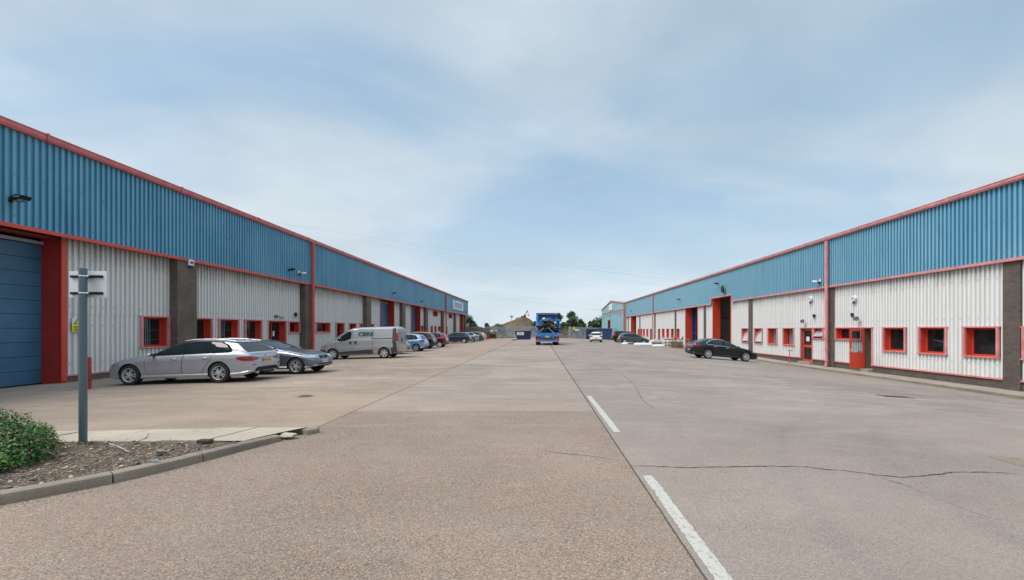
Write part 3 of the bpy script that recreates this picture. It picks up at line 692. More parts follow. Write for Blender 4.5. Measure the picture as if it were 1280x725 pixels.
# ------------------------------------------------------------------ terraces
class Facade:
    def __init__(s, X0, sg, root): s.X0 = X0; s.sg = sg; s.root = root
    def x(s, o): return s.X0 + s.sg * o
    def P(s, o, y, z): return (s.X0 + s.sg * o, y, z)
    def box(s, mb, o0, o1, y0, y1, z0, z1, bev=0): mb.box(s.x(o0), s.x(o1), y0, y1, z0, z1, bev)
    def clad(s, name, o, y0, y1, z0, z1, mat, holes=(), pitch=.22, depth=.05):
        full = sorted(h for h in holes if h[2] <= z0 and h[3] >= z1)
        if full:
            c = y0; others = [h for h in holes if h not in full]
            for h in full:
                if h[0] - c > .03: s.clad(name, o, c, h[0], z0, z1, mat, others)
                c = max(c, h[1])
            if y1 - c > .03: s.clad(name, o, c, y1, z0, z1, mat, others)
            return
        br = []
        k = math.floor(y0 / pitch) - 1
        while k * pitch < y1 + pitch:
            b = k * pitch
            br += [(b, 0), (b + .40 * pitch, 0), (b + .47 * pitch, depth), (b + .93 * pitch, depth)]; k += 1
        br.append((k * pitch, 0))
        def off(y):
            for (a, oa), (b, ob) in zip(br, br[1:]):
                if a <= y <= b: return oa + (ob - oa) * (y - a) / (b - a)
            return 0
        ys = {y0, y1} | {b for b, _ in br if y0 < b < y1}
        for h in holes: ys |= {h[0], h[1]}
        ys = sorted(y for y in ys if y0 <= y <= y1)
        mb = MB()
        for ya, yb in zip(ys, ys[1:]):
            if yb - ya < 1e-5: continue
            ym = (ya + yb) / 2; zs = [(z0, z1)]
            for h in holes:
                if h[0] < ym < h[1]:
                    n = []
                    for a, b in zs:
                        if h[3] <= a or h[2] >= b: n.append((a, b)); continue
                        if h[2] > a: n.append((a, h[2]))
                        if h[3] < b: n.append((h[3], b))
                    zs = n
            oa, ob = off(ya) + o, off(yb) + o
            mb.mi = 1 if min(off(ya), off(yb)) > depth * .9 else 0  # crest faces take the paler material with the light painted in
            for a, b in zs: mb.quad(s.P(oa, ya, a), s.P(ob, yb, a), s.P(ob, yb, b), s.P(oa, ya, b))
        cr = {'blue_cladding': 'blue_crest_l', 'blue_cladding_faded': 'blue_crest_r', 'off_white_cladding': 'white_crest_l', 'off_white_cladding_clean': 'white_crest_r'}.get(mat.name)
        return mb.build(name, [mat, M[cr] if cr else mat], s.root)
    def screws(s, o, y0, y1, zs, holes, pitch=.44):
        mb = MB(); k = math.ceil(y0 / pitch)
        while k * pitch < y1:
            y = k * pitch + .15
            for z in zs:
                if y < y1 and not any(h[0] - .03 < y < h[1] + .03 and h[2] - .03 < z < h[3] + .03 for h in holes):
                    s.box(mb, o, o + .012, y - .014, y + .014, z - .014, z + .014)
            k += 1
        if mb.v: 
            ob = mb.build('fixing_screws', M['polegrey'], s.root); 
    def window(s, y0, y1, z0, z1, mull=0, tilt=False, bars=False, dark=False, rec=.3, glass='glass', curtain=0):
        """red lined opening: surround + reveal + dim room behind, red sash, glass"""
        f = .115; mb = MB(); mb.mi = 1
        s.box(mb, -.02, .07, y0, y0 + f, z0, z1); s.box(mb, -.02, .07, y1 - f, y1, z0, z1)
        s.box(mb, -.02, .075, y0 - .04, y1 + .04, z1, z1 + .06); s.box(mb, -.02, .085, y0 - .04, y1 + .04, z0 - .05, z0)
        mb.mi = 0; t = .012
        s.box(mb, -rec, -.02, y0 + f - t, y0 + f, z0, z1); s.box(mb, -rec, -.02, y1 - f, y1 - f + t, z0, z1)
        s.box(mb, -rec, -.02, y0 + f, y1 - f, z1 - t, z1); s.box(mb, -rec, -.02, y0 + f, y1 - f, z0, z0 + t)
        a, b, c, d = y0 + f, y1 - f, z0 + t, z1 - t; mb.mi = 2; D = -rec - .9
        A = [s.P(-rec - .06, a, c), s.P(-rec - .06, b, c), s.P(-rec - .06, b, d), s.P(-rec - .06, a, d)]
        B = [s.P(D, a - .3, c - .3), s.P(D, b + .3, c - .3), s.P(D, b + .3, d + .2), s.P(D, a - .3, d + .2)]
        mb.add(A + B, [(4, 5, 6, 7), (0, 1, 5, 4), (1, 2, 6, 5), (2, 3, 7, 6), (3, 0, 4, 7)]); mb.mi = 0
        w = mb.build('window', [M['red'], M['pink'], M['dark_room']], s.root)
        g = .065; q = MB()
        s.box(q, -rec - .05, -rec, a, a + g, c, d); s.box(q, -rec - .05, -rec, b - g, b, c, d)
        s.box(q, -rec - .05, -rec, a + g, b - g, d - g, d); s.box(q, -rec - .05, -rec, a + g, b - g, c, c + g)
        for k in range(mull):
            y = a + (b - a) * (k + 1) / (mull + 1); s.box(q, -rec - .048, -rec - .002, y - .03, y + .03, c + g, d - g)
        q.build('sash', M['red'], w)
        q = MB()
        if tilt:
            # top-hung pane pushed outwards at the foot
            t0 = s.P(-rec + .02, a + g, d - g); top = d - .02; o1 = .05 if tilt is True else tilt
            q.quad(s.P(-rec + .02, a + .03, top), s.P(-rec + .02, b - .03, top), s.P(o1, b - .03, c + .12), s.P(o1, a + .03, c + .12))
            q.quad(s.P(-rec + .012, a + .03, top), s.P(-rec + .012, b - .03, top), s.P(o1 - .01, b - .03, c + .12), s.P(o1 - .01, a + .03, c + .12))
            q.build('open_pane', M['glass_pale'], w)
            q = MB()
            for (ya, yb) in ((a + .0, a + .05), (b - .05, b)):
                q.quad(s.P(-rec + .03, ya, top), s.P(-rec + .03, yb, top), s.P(o1 + .01, yb, c + .09), s.P(o1 + .01, ya, c + .09))
            q.quad(s.P(o1 + .01, a, c + .09), s.P(o1 + .01, b, c + .09), s.P(o1 - .01, b, c + .14), s.P(o1 - .01, a, c + .14))
            q.build('opening_sash', M['red'], w)
        s.box(q, 0, 0, 0, 0, 0, 0) if False else None
        q = MB(); q.quad(s.P(-rec - .025, a + g, c + g), s.P(-rec - .025, b - g, c + g), s.P(-rec - .025, b - g, d - g), s.P(-rec - .025, a + g, d - g))
        q.build('pane', M[glass], w)
        if curtain:
            q = MB(); n = 30; P = [(a + (b - a) * (.02 + .96 * curtain * k / n if curtain < 1 else k / n), .012 * math.sin(k * 1.7)) for k in range(n + 1)]
            for (ya, oa), (yb, ob) in zip(P, P[1:]): q.quad(s.P(-rec - .06 + oa, ya, c), s.P(-rec - .06 + ob, yb, c), s.P(-rec - .06 + ob, yb, d), s.P(-rec - .06 + oa, ya, d))
            q.build('curtain', M['curtain'], w)
        if bars:
            q = MB()
            for k in range(7):
                y = a + .12 + (b - a - .24) * k / 6 * .62; q.tube(s.P(-rec - .06, y, c), s.P(-rec - .06, y, d), .024, n=6)
            for z in (c + .3, c + .75): q.tube(s.P(-rec - .12, a, z), s.P(-rec - .12, b, z), .012, n=6)
            q.build('security_bars', M['white'], w)
        return (y0, y1, z0, z1 + .02)
    def opening(s, y0, y1, z0, z1, rec=.7, mat='red_dark'):
        """returns hole; red lined deep reveal, trims at both jambs"""
        mb = MB(); t = .03
        mb.mi = 0
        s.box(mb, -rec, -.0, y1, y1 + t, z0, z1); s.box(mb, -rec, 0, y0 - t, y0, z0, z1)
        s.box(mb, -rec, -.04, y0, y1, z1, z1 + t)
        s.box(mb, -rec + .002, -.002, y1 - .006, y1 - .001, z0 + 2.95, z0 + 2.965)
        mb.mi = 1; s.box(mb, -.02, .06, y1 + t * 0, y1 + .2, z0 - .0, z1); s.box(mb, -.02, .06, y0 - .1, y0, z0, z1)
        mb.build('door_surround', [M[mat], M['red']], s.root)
        return (y0 - .05, y1 + .05, z0 - 1, z1 + .2)
    def sectional(s, y0, y1, z0, z1, rec, mat):
        mb = MB(); z = z0; n = round((z1 - z0) / .5); h = (z1 - z0) / n
        for k in range(n):
            s.box(mb, -rec - .05, -rec + .0, y0, y1, z + .006, z + h - .006, .006); 
            for g in (.33, .66): s.box(mb, -rec - .02, -rec + .003, y0 + .02, y1 - .02, z + h * g - .004, z + h * g + .004)
            z += h
        d = mb.build('loading_door', mat, s.root)
        q = MB(); s.box(q, -rec - .03, -rec + .035, y0, y1, z0 - .03, z0 + .03); q.build('bottom_seal', M['black'], d)
        q = MB(); s.box(q, -rec - .04, -rec + .12, y0 + .02, y1 - .02, z1 + .02, z1 + .14, .01)
        for k in range(24):
            y = y0 + (y1 - y0) * (k + .5) / 24; s.box(q, -rec + .12, -rec + .125, y - .05, y + .05, z1 + .03, z1 + .13)
        q.build('guide_housing', M['galv'], d)
        return d
    def pillar(s, y0, y1, out, z0, z1, mat, back=-.05):
        mb = MB(); s.box(mb, back, out, y0, y1, z0, z1); return mb.build('brick_pillar', mat, s.root)
    def downpipe(s, y, o, z0, z1, r=.108):
        mb = MB(); mb.tube(s.P(o, y, z0 + 1.2), s.P(o, y, z1), r, n=20); mb.tube(s.P(o - .0, y, z0 + .25), s.P(o, y, z0 + 1.2), r * .9, n=20)
        mb.tube(s.P(o, y, z0 + .25), s.P(o + .06, y, z0 + .03), r * .9, n=20)
        for z in (z0 + 1.2, z0 + .45): mb.tube(s.P(o, y, z - .05), s.P(o, y, z + .05), r * 1.14, n=20)
        d = mb.build('downpipe', M['red'] if s.sg > 0 else M['pink_pipe'], s.root, angle=40)
        q = MB()
        for z in (z0 + .5, z0 + 3.2, z1 - .6): s.box(q, 0, o, y - .02, y + .02, z - .02, z + .02); s.box(q, o - .02, o + .02, y - r - .15, y + r + .02, z - .025, z + .025)
        q.build('pipe_bracket', M['red'], d)
    def fascia(s, y0, y1, o, zb, zt, mat, steps=(), og=.16, gh=.33):
        """upper sheets with red bottom trim, dark soffit, gutter on top. steps: (ya, yb, z) raised bottom"""
        holes = [(a, b, zb - 1, z) for a, b, z in steps]
        s.clad('upper_cladding', o - .05, y0, y1, zb, zt, mat, holes)
        s.screws(o, y0, y1, [zb + .28, zb + 1.65, zt - .35][:2], [(a - .2, b + .2, zb, z + .2) for a, b, z in steps])
        mb = MB(); a = y0; runs = []
        for (ya, yb, z) in sorted(steps): runs += [(a, ya, zb), (ya, yb, z)]; a = yb
        runs.append((a, y1, zb))
        for (ya, yb, z) in runs: s.box(mb, o - .06, o + .035, ya, yb, z - .13, z, .006)
        for (ya, yb, z) in steps:
            s.box(mb, o - .06, o + .032, ya - .11, ya, zb - .13, z); s.box(mb, o - .06, o + .032, yb, yb + .11, zb - .13, z)
        mb.build('red_bottom_trim', M['red'] if s.sg > 0 else M['pink'], s.root)
        mb = MB()
        for (ya, yb, z) in runs: s.box(mb, -.9 if s.sg > 0 else -.2, o - .06, ya, yb, z - .04, z - .02)
        mb.build('soffit', M['soffit'], s.root)
        # gutter: boxed section with rolled lip, joints every 6 m
        mb = MB()
        y = y0
        while y < y1:
            y2 = min(y + 6, y1)
            sec = [(o - .03, zt - .02), (o + og * .75, zt - .02), (o + og, zt + .06), (o + og, zt + gh - .05), (o + og + .025, zt + gh - .03), (o + og - .02, zt + gh), (o - .03, zt + gh)]
            A = [s.P(a, y + .006, b) for a, b in sec]; B = [s.P(a, y2 - .006, b) for a, b in sec]; n = len(sec)
            mb.add(A + B, [(k, (k + 1) % n, (k + 1) % n + n, k + n) for k in range(n)] + [tuple(range(n)), tuple(range(n, 2 * n))])
            if y > y0: s.box(mb, o + .02, o + og + .035, y - .035, y + .035, zt + .02, zt + gh + .012)
            y = y2
        mb.build('gutter', M['gutter_l'] if s.sg > 0 else M['pink'], s.root)
M['pink_pipe'] = M['pink']

# ---- left terrace
LT = thing('industrial_unit', 'long terrace with dark blue upper cladding and blue loading doors, behind the silver estate', 'warehouse', (-17.9, 4, 0))
class UF(Facade): pass
def fix_children(root):
    inv = Matrix.Translation(-Vector(root.location))
    for c in root.children:
        if not c.get('_fx'): c.matrix_parent_inverse = inv; c['_fx'] = 1
lf = Facade(-17.9, 1, LT)
ZB, ZT, zb0 = 5.16, 8.2, -.07
WZ = (.86, 2.22); SZ = (1.45, 2.2)
holes = []
W = lambda a, b, z=WZ, **k: holes.append(lf.window(a, b, z[0], z[1], **k))
# windows and doors bay by bay (metres along the terrace)
W(5.4, 7.1); W(8.0, 9.7)
W(20.36, 21.96, bars=True); W(23.25, 24.85); W(25.3, 27.05, bars=True); W(27.55, 29.3, curtain=.3)
W(32.3, 33.9, SZ, mull=1)
W(36.25, 38.8, SZ, mull=2); W(39.9, 41.6); W(42.6, 44.3); W(45.1, 45.95); W(47.3, 48.9)
W(68.3, 69.9); W(74.4, 75.9); W(77.0, 78.5); W(79.8, 81.9, SZ, mull=1)
W(76.0, 79.4, (3.95, 4.8), mull=3); W(89.0, 92.6, (3.95, 4.8), mull=3); W(86.4, 87.9); 
# personnel door with side glazing
def door_left(f, y0, y1, zt):
    hole = (y0, y1, -.3, zt + .02)
    mb = MB(); mb.mi = 1
    f.box(mb, -.02, .055, y0, y0 + .08, -.25, zt); f.box(mb, -.02, .055, y1 - .08, y1, -.25, zt); f.box(mb, -.02, .075, y0 - .04, y1 + .04, zt, zt + .06)
    mb.mi = 0; f.box(mb, -.45, -.02, y0 + .07, y0 + .08, -.25, zt); f.box(mb, -.45, -.02, y1 - .08, y1 - .07, -.25, zt); f.box(mb, -.45, -.02, y0, y1, zt - .01, zt)
    mb.mi = 2; f.box(mb, -1.4, -1.38, y0 - .4, y1 + .4, -.3, zt + .2); f.box(mb, -1.4, -.46, y1 + .4, y1 + .42, -.3, zt); f.box(mb, -1.4, -.46, y0 - .42, y0 - .4, -.3, zt); mb.mi = 0
    d = mb.build('entrance_door', [M['red'], M['pink'], M['dark_room']], f.root)
    q = MB(); a, b = y0 + .08, y1 - .08
    for y in (a, a + .95, b - .07): f.box(q, -.45, -.38, y, y + .07, -.25, zt - .01)
    for z in (-.25, .75, zt - .08): f.box(q, -.448, -.382, a, b, z, z + .09)
    q.build('door_frame', M['red'], d)
    q = MB(); q.quad(f.P(-.42, a, -.2), f.P(-.42, b, -.2), f.P(-.42, b, zt), f.P(-.42, a, zt)); q.build('pane', M['glass'], d)
    q = MB(); f.box(q, -.416, -.412, a + 1.2, a + 1.42, 1.2, 1.55); q.build('notice', M['white'], d)
    q = MB(); f.box(q, -.38, -.33, a + .85, a + .88, .85, 1.05); q.build('handle', M['chrome'], d)
    return hole
holes.append(door_left(lf, 29.9, 32.1, 2.22))
ops = [(12.0, 16.98, 'door_blue'), (50.9, 55.65, 'door_blue'), (63.1, 67.8, 'door_blue'), (101.0, 105.9, 'door_white')]
for a, b, mt in ops:
    holes.append(lf.opening(a, b, -.33 if a > 20 else -.28, 5.02)); lf.sectional(a, b, -.36, 4.78, .7, M[mt])  # reveals get the darker red as painted shade under the soffit
    mb = MB(); lf.box(mb, -.5, -.1, b + .01, b + .2, -.6, -.1); lf.box(mb, -.7, .03, b, b + .19, -.6, -.28); mb.build('jamb_base', M['red_dark'], LT)
pill = [(-2.0, -.78), (9.97, 11.2)] + [(21.97 + 12 * k, 23.22 + 12 * k) for k in range(7)] + [(106.6, 108.4)]
pill = pill[1:]
for a, b in pill: lf.pillar(a, b, .4, -.9, 5.1, M['brick_l'])
# lower cladding per bay, top sheet laps over the bottom one
edges = [4.0] + [v for a, b in pill for v in (a, b)]
for a, b in zip(edges[::2], edges[1::2]):
    hs = [h for h in holes if h[1] > a and h[0] < b]
    zz = 2.27
    lf.clad('lower_cladding', -.05, a, b, zb0, zz, M['white_clad_l'], hs); lf.clad('wall_cladding', -.038, a, b, zz - .03, 5.1, M['white_clad_l'], hs)
    lf.screws(.0, a, b, [.35, zz - .45], hs); lf.screws(.012, a, b, [zz + .28, 4.4], hs)
    # flashing and plinth, interrupted at openings
    cut = sorted([(h[0], h[1]) for h in hs if h[2] < -.2]); runs = []; c = a
    for u, v in cut: runs.append((c, u)); c = v
    runs.append((c, b)); mb = MB(); pb = MB()
    for u, v in runs:
        if v - u > .05: lf.box(mb, -.05, .04, u, v, zb0 - .05, zb0 + .012); lf.box(pb, -.3, -.01, u, v, -1.0, zb0 - .05); pb.build('plinth', M['brick_l'], LT); pb = MB()
    mb.build('base_flashing', M['pink'], LT)
lf.fascia(4.0, 110.0, .45, ZB, ZT + .09, M['blue_clad_l'], gh=.24)
for y in (34.65, 83.8): lf.downpipe(y, .62, -.35, 8.22)
# shell
mb = MB(); f = lf
ye0, ye1 = 4.0, 110.0
mb.quad(f.P(.4, ye1, 5.1), f.P(-34, ye1, 5.1), f.P(-34, ye1, 8.3), f.P(-17, ye1, 10.4), f.P(.4, ye1, 8.3))
mb.quad(f.P(.4, ye0, 5.1), f.P(-34, ye0, 5.1), f.P(-34, ye0, 8.3), f.P(-17, ye0, 10.4), f.P(.4, ye0, 8.3))
mb.quad(f.P(-34, ye0, -1), f.P(-34, ye1, -1), f.P(-34, ye1, 8.3), f.P(-34, ye0, 8.3)); mb.build('gable_end', M['blue_clad_l'], LT)
mb = MB()
for y in (ye0, ye1): mb.quad(f.P(0, y, -1), f.P(-34, y, -1), f.P(-34, y, 5.12), f.P(0, y, 5.12))
mb.build('end_wall', M['brick_l'], LT)
mb = MB(); mb.quad(f.P(.5, ye0, 8.46), f.P(.5, ye1, 8.46), f.P(-17, ye1, 10.5), f.P(-17, ye0, 10.5)); mb.quad(f.P(-34.5, ye0, 8.36), f.P(-34.5, ye1, 8.36), f.P(-17, ye1, 10.5), f.P(-17, ye0, 10.5)); mb.build('roof', M['roof'], LT)
mb = MB(); lf.box(mb, .3, .5, 110.0, 110.06, 5.1, 8.4); mb.build('corner_trim', M['pink'], LT)
fix_children(LT)

# ---- right terrace
RT = thing('industrial_unit', 'long terrace with paler blue cladding and open loading bays, behind the black saloon', 'warehouse', (20.05, 4, 0))
rf = Facade(20.05, -1, RT)
ZB, ZT = 4.67, 7.73; fl = -.48
holes = []; RZ = (.44, 1.74)
W = lambda a, b, z=RZ, **k: holes.append(rf.window(a, b, z[0], z[1], **k))
W(5.0, 6.8); W(7.5, 9.3); W(17.1, 18.9); W(14.9, 16.6)
W(19.85, 21.55); W(22.38, 24.1, curtain=.35); W(24.9, 26.62)
W(35.85, 37.55, curtain=.9); W(38.4, 40.05, curtain=.95); W(40.95, 42.55, tilt=True); W(43.68, 45.2, tilt=True)
for a in (65.3, 68.1, 70.6, 73.2, 84.2, 86.9, 89.2, 91.75): W(a, a + 1.45)
# doors on the right (frame, leaf, side light)
def side_light(y0, y1, open_=False):
    return rf.window(y0, y1, 1.0, 1.74, rec=.25, tilt=(.0 if open_ else False) or False)
holes.append(rf.window(28.3, 30.9, 1.02, 1.74, mull=0, rec=.28)); holes.append(rf.window(32.1, 33.4, 1.04, 1.74, rec=.25, tilt=.12))
def doorway(y0, y1, leaf):
    zt, zb = 1.74, -.75; mb = MB(); mb.mi = 1
    rf.box(mb, -.02, .055, y0 - .08, y0, zb + .2, zt); rf.box(mb, -.02, .055, y1, y1 + .08, zb + .2, zt); rf.box(mb, -.02, .075, y0 - .12, y1 + .1, zt, zt + .06)
    mb.mi = 2
    rf.box(mb, -1.2, -.02, y0 - .012, y0, zb, zt); rf.box(mb, -1.2, -.02, y1, y1 + .012, zb, zt); rf.box(mb, -1.2, -1.18, y0, y1, zb, zt); rf.box(mb, -1.2, -.02, y0, y1, zt - .012, zt)
    mb.mi = 3; rf.box(mb, -1.2, .28, y0 - .05, y1 + .02, zb - .18, zb - .0); mb.mi = 0
    d = mb.build('entrance_door', [M['red'], M['pink'], M['lobby'], M['path']], RT)
    q = MB(); w = y1 - y0 - .02
    # leaf in local coords: along u (0..w), thickness t
    def B(u0, u1, z0, z1, t=.045):
        if leaf == 'open': q.box(rf.x(0.02 + u0), rf.x(0.02 + u1), y1 - .06, y1 - .06 - t, z0, z1)
        else: q.box(rf.x(-.18), rf.x(-.18 + t), y1 - .01 - u0, y1 - .01 - u1, z0, z1)
    if leaf == 'open': w = .92
    h0, h1 = zb + .02, zt - .05; mid = h0 + (.98 if leaf == 'open' else 1.05)
    g = []
    if leaf == 'open':
        B(0, w, h0, mid); B(0, .12, mid, h1); B(w - .12, w, mid, h1); B(.12, w - .12, h1 - .12, h1)
    else:
        B(0, .14, h0, h1); B(w - .14, w, h0, h1); B(.14, w - .14, h1 - .14, h1); B(.14, w - .14, h0, h0 + .14); B(.14, w - .14, mid, mid + .18)
    lf_ = q.build('door_leaf', M['red'], d)
    q = MB()
    if leaf == 'open':
        xx = (rf.x(.14), rf.x(w - .1)); q.quad((xx[0], y1 - .08, mid), (xx[1], y1 - .08, mid), (xx[1], y1 - .08, h1 - .12), (xx[0], y1 - .08, h1 - .12))
    else: q.quad(rf.P(-.16, y1 - .15, h0 + .14), rf.P(-.16, y0 + .15, h0 + .14), rf.P(-.16, y0 + .15, h1 - .14), rf.P(-.16, y1 - .15, h1 - .14))
    q.build('pane', M['glass'], d)
    q = MB()
    if leaf == 'open': q.box(rf.x(.3), rf.x(.62), y1 - .118, y1 - .105, mid + .01, mid + .06); q.box(rf.x(.86), rf.x(.93), y1 - .14, y1 - .1, mid + .05, mid + .22)
    else:
        q.box(rf.x(-.14), rf.x(-.1), y1 - .05, y1 - .09, .35, .6)
        for k in range(6): y = y0 + .22 + (y1 - y0 - .44) * k / 5; q.tube(rf.P(-.2, y, h0), rf.P(-.2, y, h1), .01, n=6)
    q.build('handle', M['chrome'] if leaf == 'open' else M['red_dark'], d)
    return (y0 - .05, y1 + .05, -1.2, zt + .02)
M['lobby'] = plain('brown_lobby_wall', (0.21, 0.16, 0.115), .8, local=False)
holes.append(doorway(27.5, 28.17, 'open')); holes.append(doorway(33.5, 34.95, 'shut')); holes.append(doorway(76.0, 77.1, 'shut')); holes.append(doorway(81.4, 82.7, 'shut'))
q = MB(); rf.box(q, -.14, -.13, 34.1, 34.5, .78, 1.12) ; q.build('notice', M['white'], RT)
# open loading bays
tall = (47.8, 52.6); mid_ = (57.9, 62.5); farb = (94.9, 100.0)
for (a, b), zt in ((tall, 5.24), (mid_, 4.6), (farb, 4.6)): holes.append(rf.opening(a, b, -.93 if a < 55 else -.8, zt, .8, 'red'))
pill = [(6.98, 7.7)][:0] + [(18.96 + 11.99 * k, 19.67 + 11.99 * k) for k in range(8)]
pill = [(6.97, 7.4)] + pill
holes = [h for h in holes if not (h[1] > 6.9 and h[0] < 7.45)]
for a, b in pill: rf.pillar(a, b, .06, -1.3, 4.6, M['brick_r'], -.1)
edges = [4.0] + [v for a, b in pill for v in (a, b)] + [105.6]
for a, b in zip(edges[::2], edges[1::2]):
    hs = [h for h in holes if h[1] > a and h[0] < b]
    rf.clad('wall_cladding', -.05, a, b, fl, 4.62, M['white_clad_r'], hs)
    rf.screws(0, a, b, [.1, 2.15, 3.9], hs)
    cut = sorted([(h[0], h[1]) for h in hs if h[2] < -.6]); runs = []; c = a
    for u, v in cut: runs.append((c, u)); c = v
    runs.append((c, b)); mb = MB(); pb = MB()
    for u, v in runs:
        if v - u > .05: rf.box(mb, -.05, .045, u, v, fl - .06, fl + .012); rf.box(pb, -.3, -.02, u, v, -1.3, fl - .06); pb.build('plinth', M['brick_r'], RT); pb = MB()
    mb.build('base_flashing', M['pink'], RT)
rf.fascia(4.0, 105.6, .15, ZB, ZT + .12, M['blue_clad_r'], steps=[(47.3, 52.9, 5.34)], gh=.21)
for y in (31.35, 79.75, 105.3): rf.downpipe(y, .32, -.95 if y < 60 else -.8, 7.75)
mb = MB(); ye0, ye1 = 4.0, 105.6; f = rf
for y in (ye0, ye1): mb.quad(f.P(.1, y, -1.3), f.P(-34, y, -1.3), f.P(-34, y, 7.9), f.P(-17, y, 10.0), f.P(.1, y, 7.9))
mb.quad(f.P(-34, ye0, -1.3), f.P(-34, ye1, -1.3), f.P(-34, ye1, 7.9), f.P(-34, ye0, 7.9)); mb.build('gable_end', M['blue_clad_far'], RT)
mb = MB(); mb.quad(f.P(.2, ye0, 7.98), f.P(.2, ye1, 7.98), f.P(-17, ye1, 10.1), f.P(-17, ye0, 10.1)); mb.quad(f.P(-34.5, ye0, 7.95), f.P(-34.5, ye1, 7.95), f.P(-17, ye1, 10.1), f.P(-17, ye0, 10.1)); mb.build('roof', M['roof'], RT)
for y in (43.2, 55.2, 67.2, 91.2):
    mb = MB(); rf.box(mb, -34, -1.3, y, y + .2, -1.3, 7.8)
    mb.build('party_wall', M['block'], RT)
mb = MB(); rf.box(mb, -9, -1.35, 55.12, 55.18, 3.0, 3.12); mb.build('steel_rail', M['red_dark'], RT)
fix_children(RT)

# pallet racking seen through the second bay
pr = thing('pallet_rack', 'blue upright pallet racking with orange beams inside the open loading bay', 'racking', (20.95, 61.4, -.85))
for x in (0, 1.0, 2.4, 4.8):
    for y in (0, 1.0):
        q = MB(); q.box(x - .05, x + .05, y - .05, y + .05, 0, 5.2); q.build('upright', M['rackblue'], pr)
for z in (1.0, 1.9, 2.8, 3.7):
    q = MB(); q.box(0, 4.8, -.03, .03, z, z + .13); q.box(0, 4.8, .97, 1.03, z, z + .13); q.build('beam', M['rackorange'], pr)
for (x, y, z, w) in ((.1, .1, 0, .8), (1.3, .1, 1.15, .9), (.2, .1, 1.15, .7), (1.3, .1, 0, 1)):
    pass

# ---- pale blue gable warehouse beyond the right terrace
GW = thing('warehouse', 'pale blue gabled warehouse with white sign, beyond the end of the right terrace', 'warehouse', (20, 107, 0))
gf = Facade(20.0, -1, GW); y0, y1 = 107.0, 147.0; ymid = 127; ze, zr = 7.85, 9.55
mb = MB(); n = int((y1 - y0) / .22)
def roofz(y): return ze + (zr - ze) * (1 - abs(y - ymid) / 20)
for (za, zb_, o) in ((-1.3, 5.95, 0), (6.6, None, .06)):
    for k in range(n):
        ya = y0 + k * .22
        for (a, b, oa, ob) in ((0, .09, 0, 0), (.09, .11, 0, .035), (.11, .2, .035, .035), (.2, .22, .035, 0)):
            p, q_ = ya + a, ya + b
            if zb_ is not None and 129.2 < (p + q_) / 2 < 133.6: 
                mb.quad(gf.P(oa + o, p, 4.2), gf.P(ob + o, q_, 4.2), gf.P(ob + o, q_, zb_), gf.P(oa + o, p, zb_)); continue
            mb.quad(gf.P(oa + o, p, za), gf.P(ob + o, q_, za), gf.P(ob + o, q_, zb_ or roofz(q_)), gf.P(oa + o, p, zb_ or roofz(p)))
mb.build('wall_cladding', M['blue_clad_far'], GW)
mb = MB(); gf.box(mb, -.1, .02, y0, y1, 5.95, 6.6); mb.build('light_band', M['white_clad_r'], GW)
mb = MB(); gf.box(mb, -.05, .12, y0, y1, 6.52, 6.66); gf.box(mb, -.05, .09, y0, y1, 5.9, 6.0); mb.build('red_trim', M['pink'], GW)
mb = MB(); 
for (a, b) in (((y0 - .1, ze), (ymid, zr)), ((ymid, zr), (y1 + .1, ze))): mb.bar(gf.P(.15, a[0], a[1] + .12), gf.P(.15, b[0], b[1] + .12), .22, .3)
mb.build('verge_trim', M['pink'], GW)
mb = MB(); mb.quad(gf.P(.1, y0, ze + .2), gf.P(-60, y0, ze + .2), gf.P(-60, ymid, zr + .2), gf.P(.1, ymid, zr + .2)); mb.quad(gf.P(.1, y1, ze + .2), gf.P(-60, y1, ze + .2), gf.P(-60, ymid, zr + .2), gf.P(.1, ymid, zr + .2)); mb.build('roof', M['roof'], GW)
mb = MB()
for y in (y0, y1): mb.quad(gf.P(0, y, -1.3), gf.P(-60, y, -1.3), gf.P(-60, y, ze + .1), gf.P(0, y, ze + .1))
mb.build('side_wall', M['blue_clad_far'], GW)
mb = MB(); gf.box(mb, -.8, .1, 133.55, 133.7, -1.3, 4.2); gf.box(mb, -.8, .1, 129.1, 129.25, -1.3, 4.2); gf.box(mb, -.82, -.8, 129.2, 133.6, -1.3, 4.2); gf.box(mb, -.3, .12, 129.1, 133.7, 4.15, 4.5); mb.build('loading_door', M['red_dark'], GW)
mb = MB(); mb.tube(gf.P(.2, 107.3, -1), gf.P(.2, 107.3, 7.9), .12); mb.build('downpipe', M['red'], GW)
fix_children(GW)
s = thing('wall_sign', 'white company sign high on the gable of the pale blue warehouse', 'sign', (19.8, 127.6, 7.9))
q = MB(); q.box(-.04, .04, -3.2, 3.2, -.85, .85, .01); q.build('sign_board', M['signwhite'], s)

# ---- sign on the left terrace
s = thing('wall_sign', 'white sign with blue lettering at the far end of the left terrace', 'sign', (-17.38, 96.8, 6.72))
q = MB(); q.box(-.04, .05, -6.1, 6.1, -.92, .92, .01); q.build('sign_board', M['signwhite'], s)
M['signblue'] = plain('sign_blue_lettering', (0.05, 0.09, 0.33), .5)
M['signgrey'] = plain('sign_grey_lettering', (0.25, 0.27, 0.33), .5)
place_text('Electrotech', 2.0, M['signblue'], s, (.06, .0, .18), (1, 0, 0), bold=.02)
q = MB(); q.box(.05, .056, -4.6, 4.4, -.66, -.58); q.build('small_print', M['signgrey'], s)

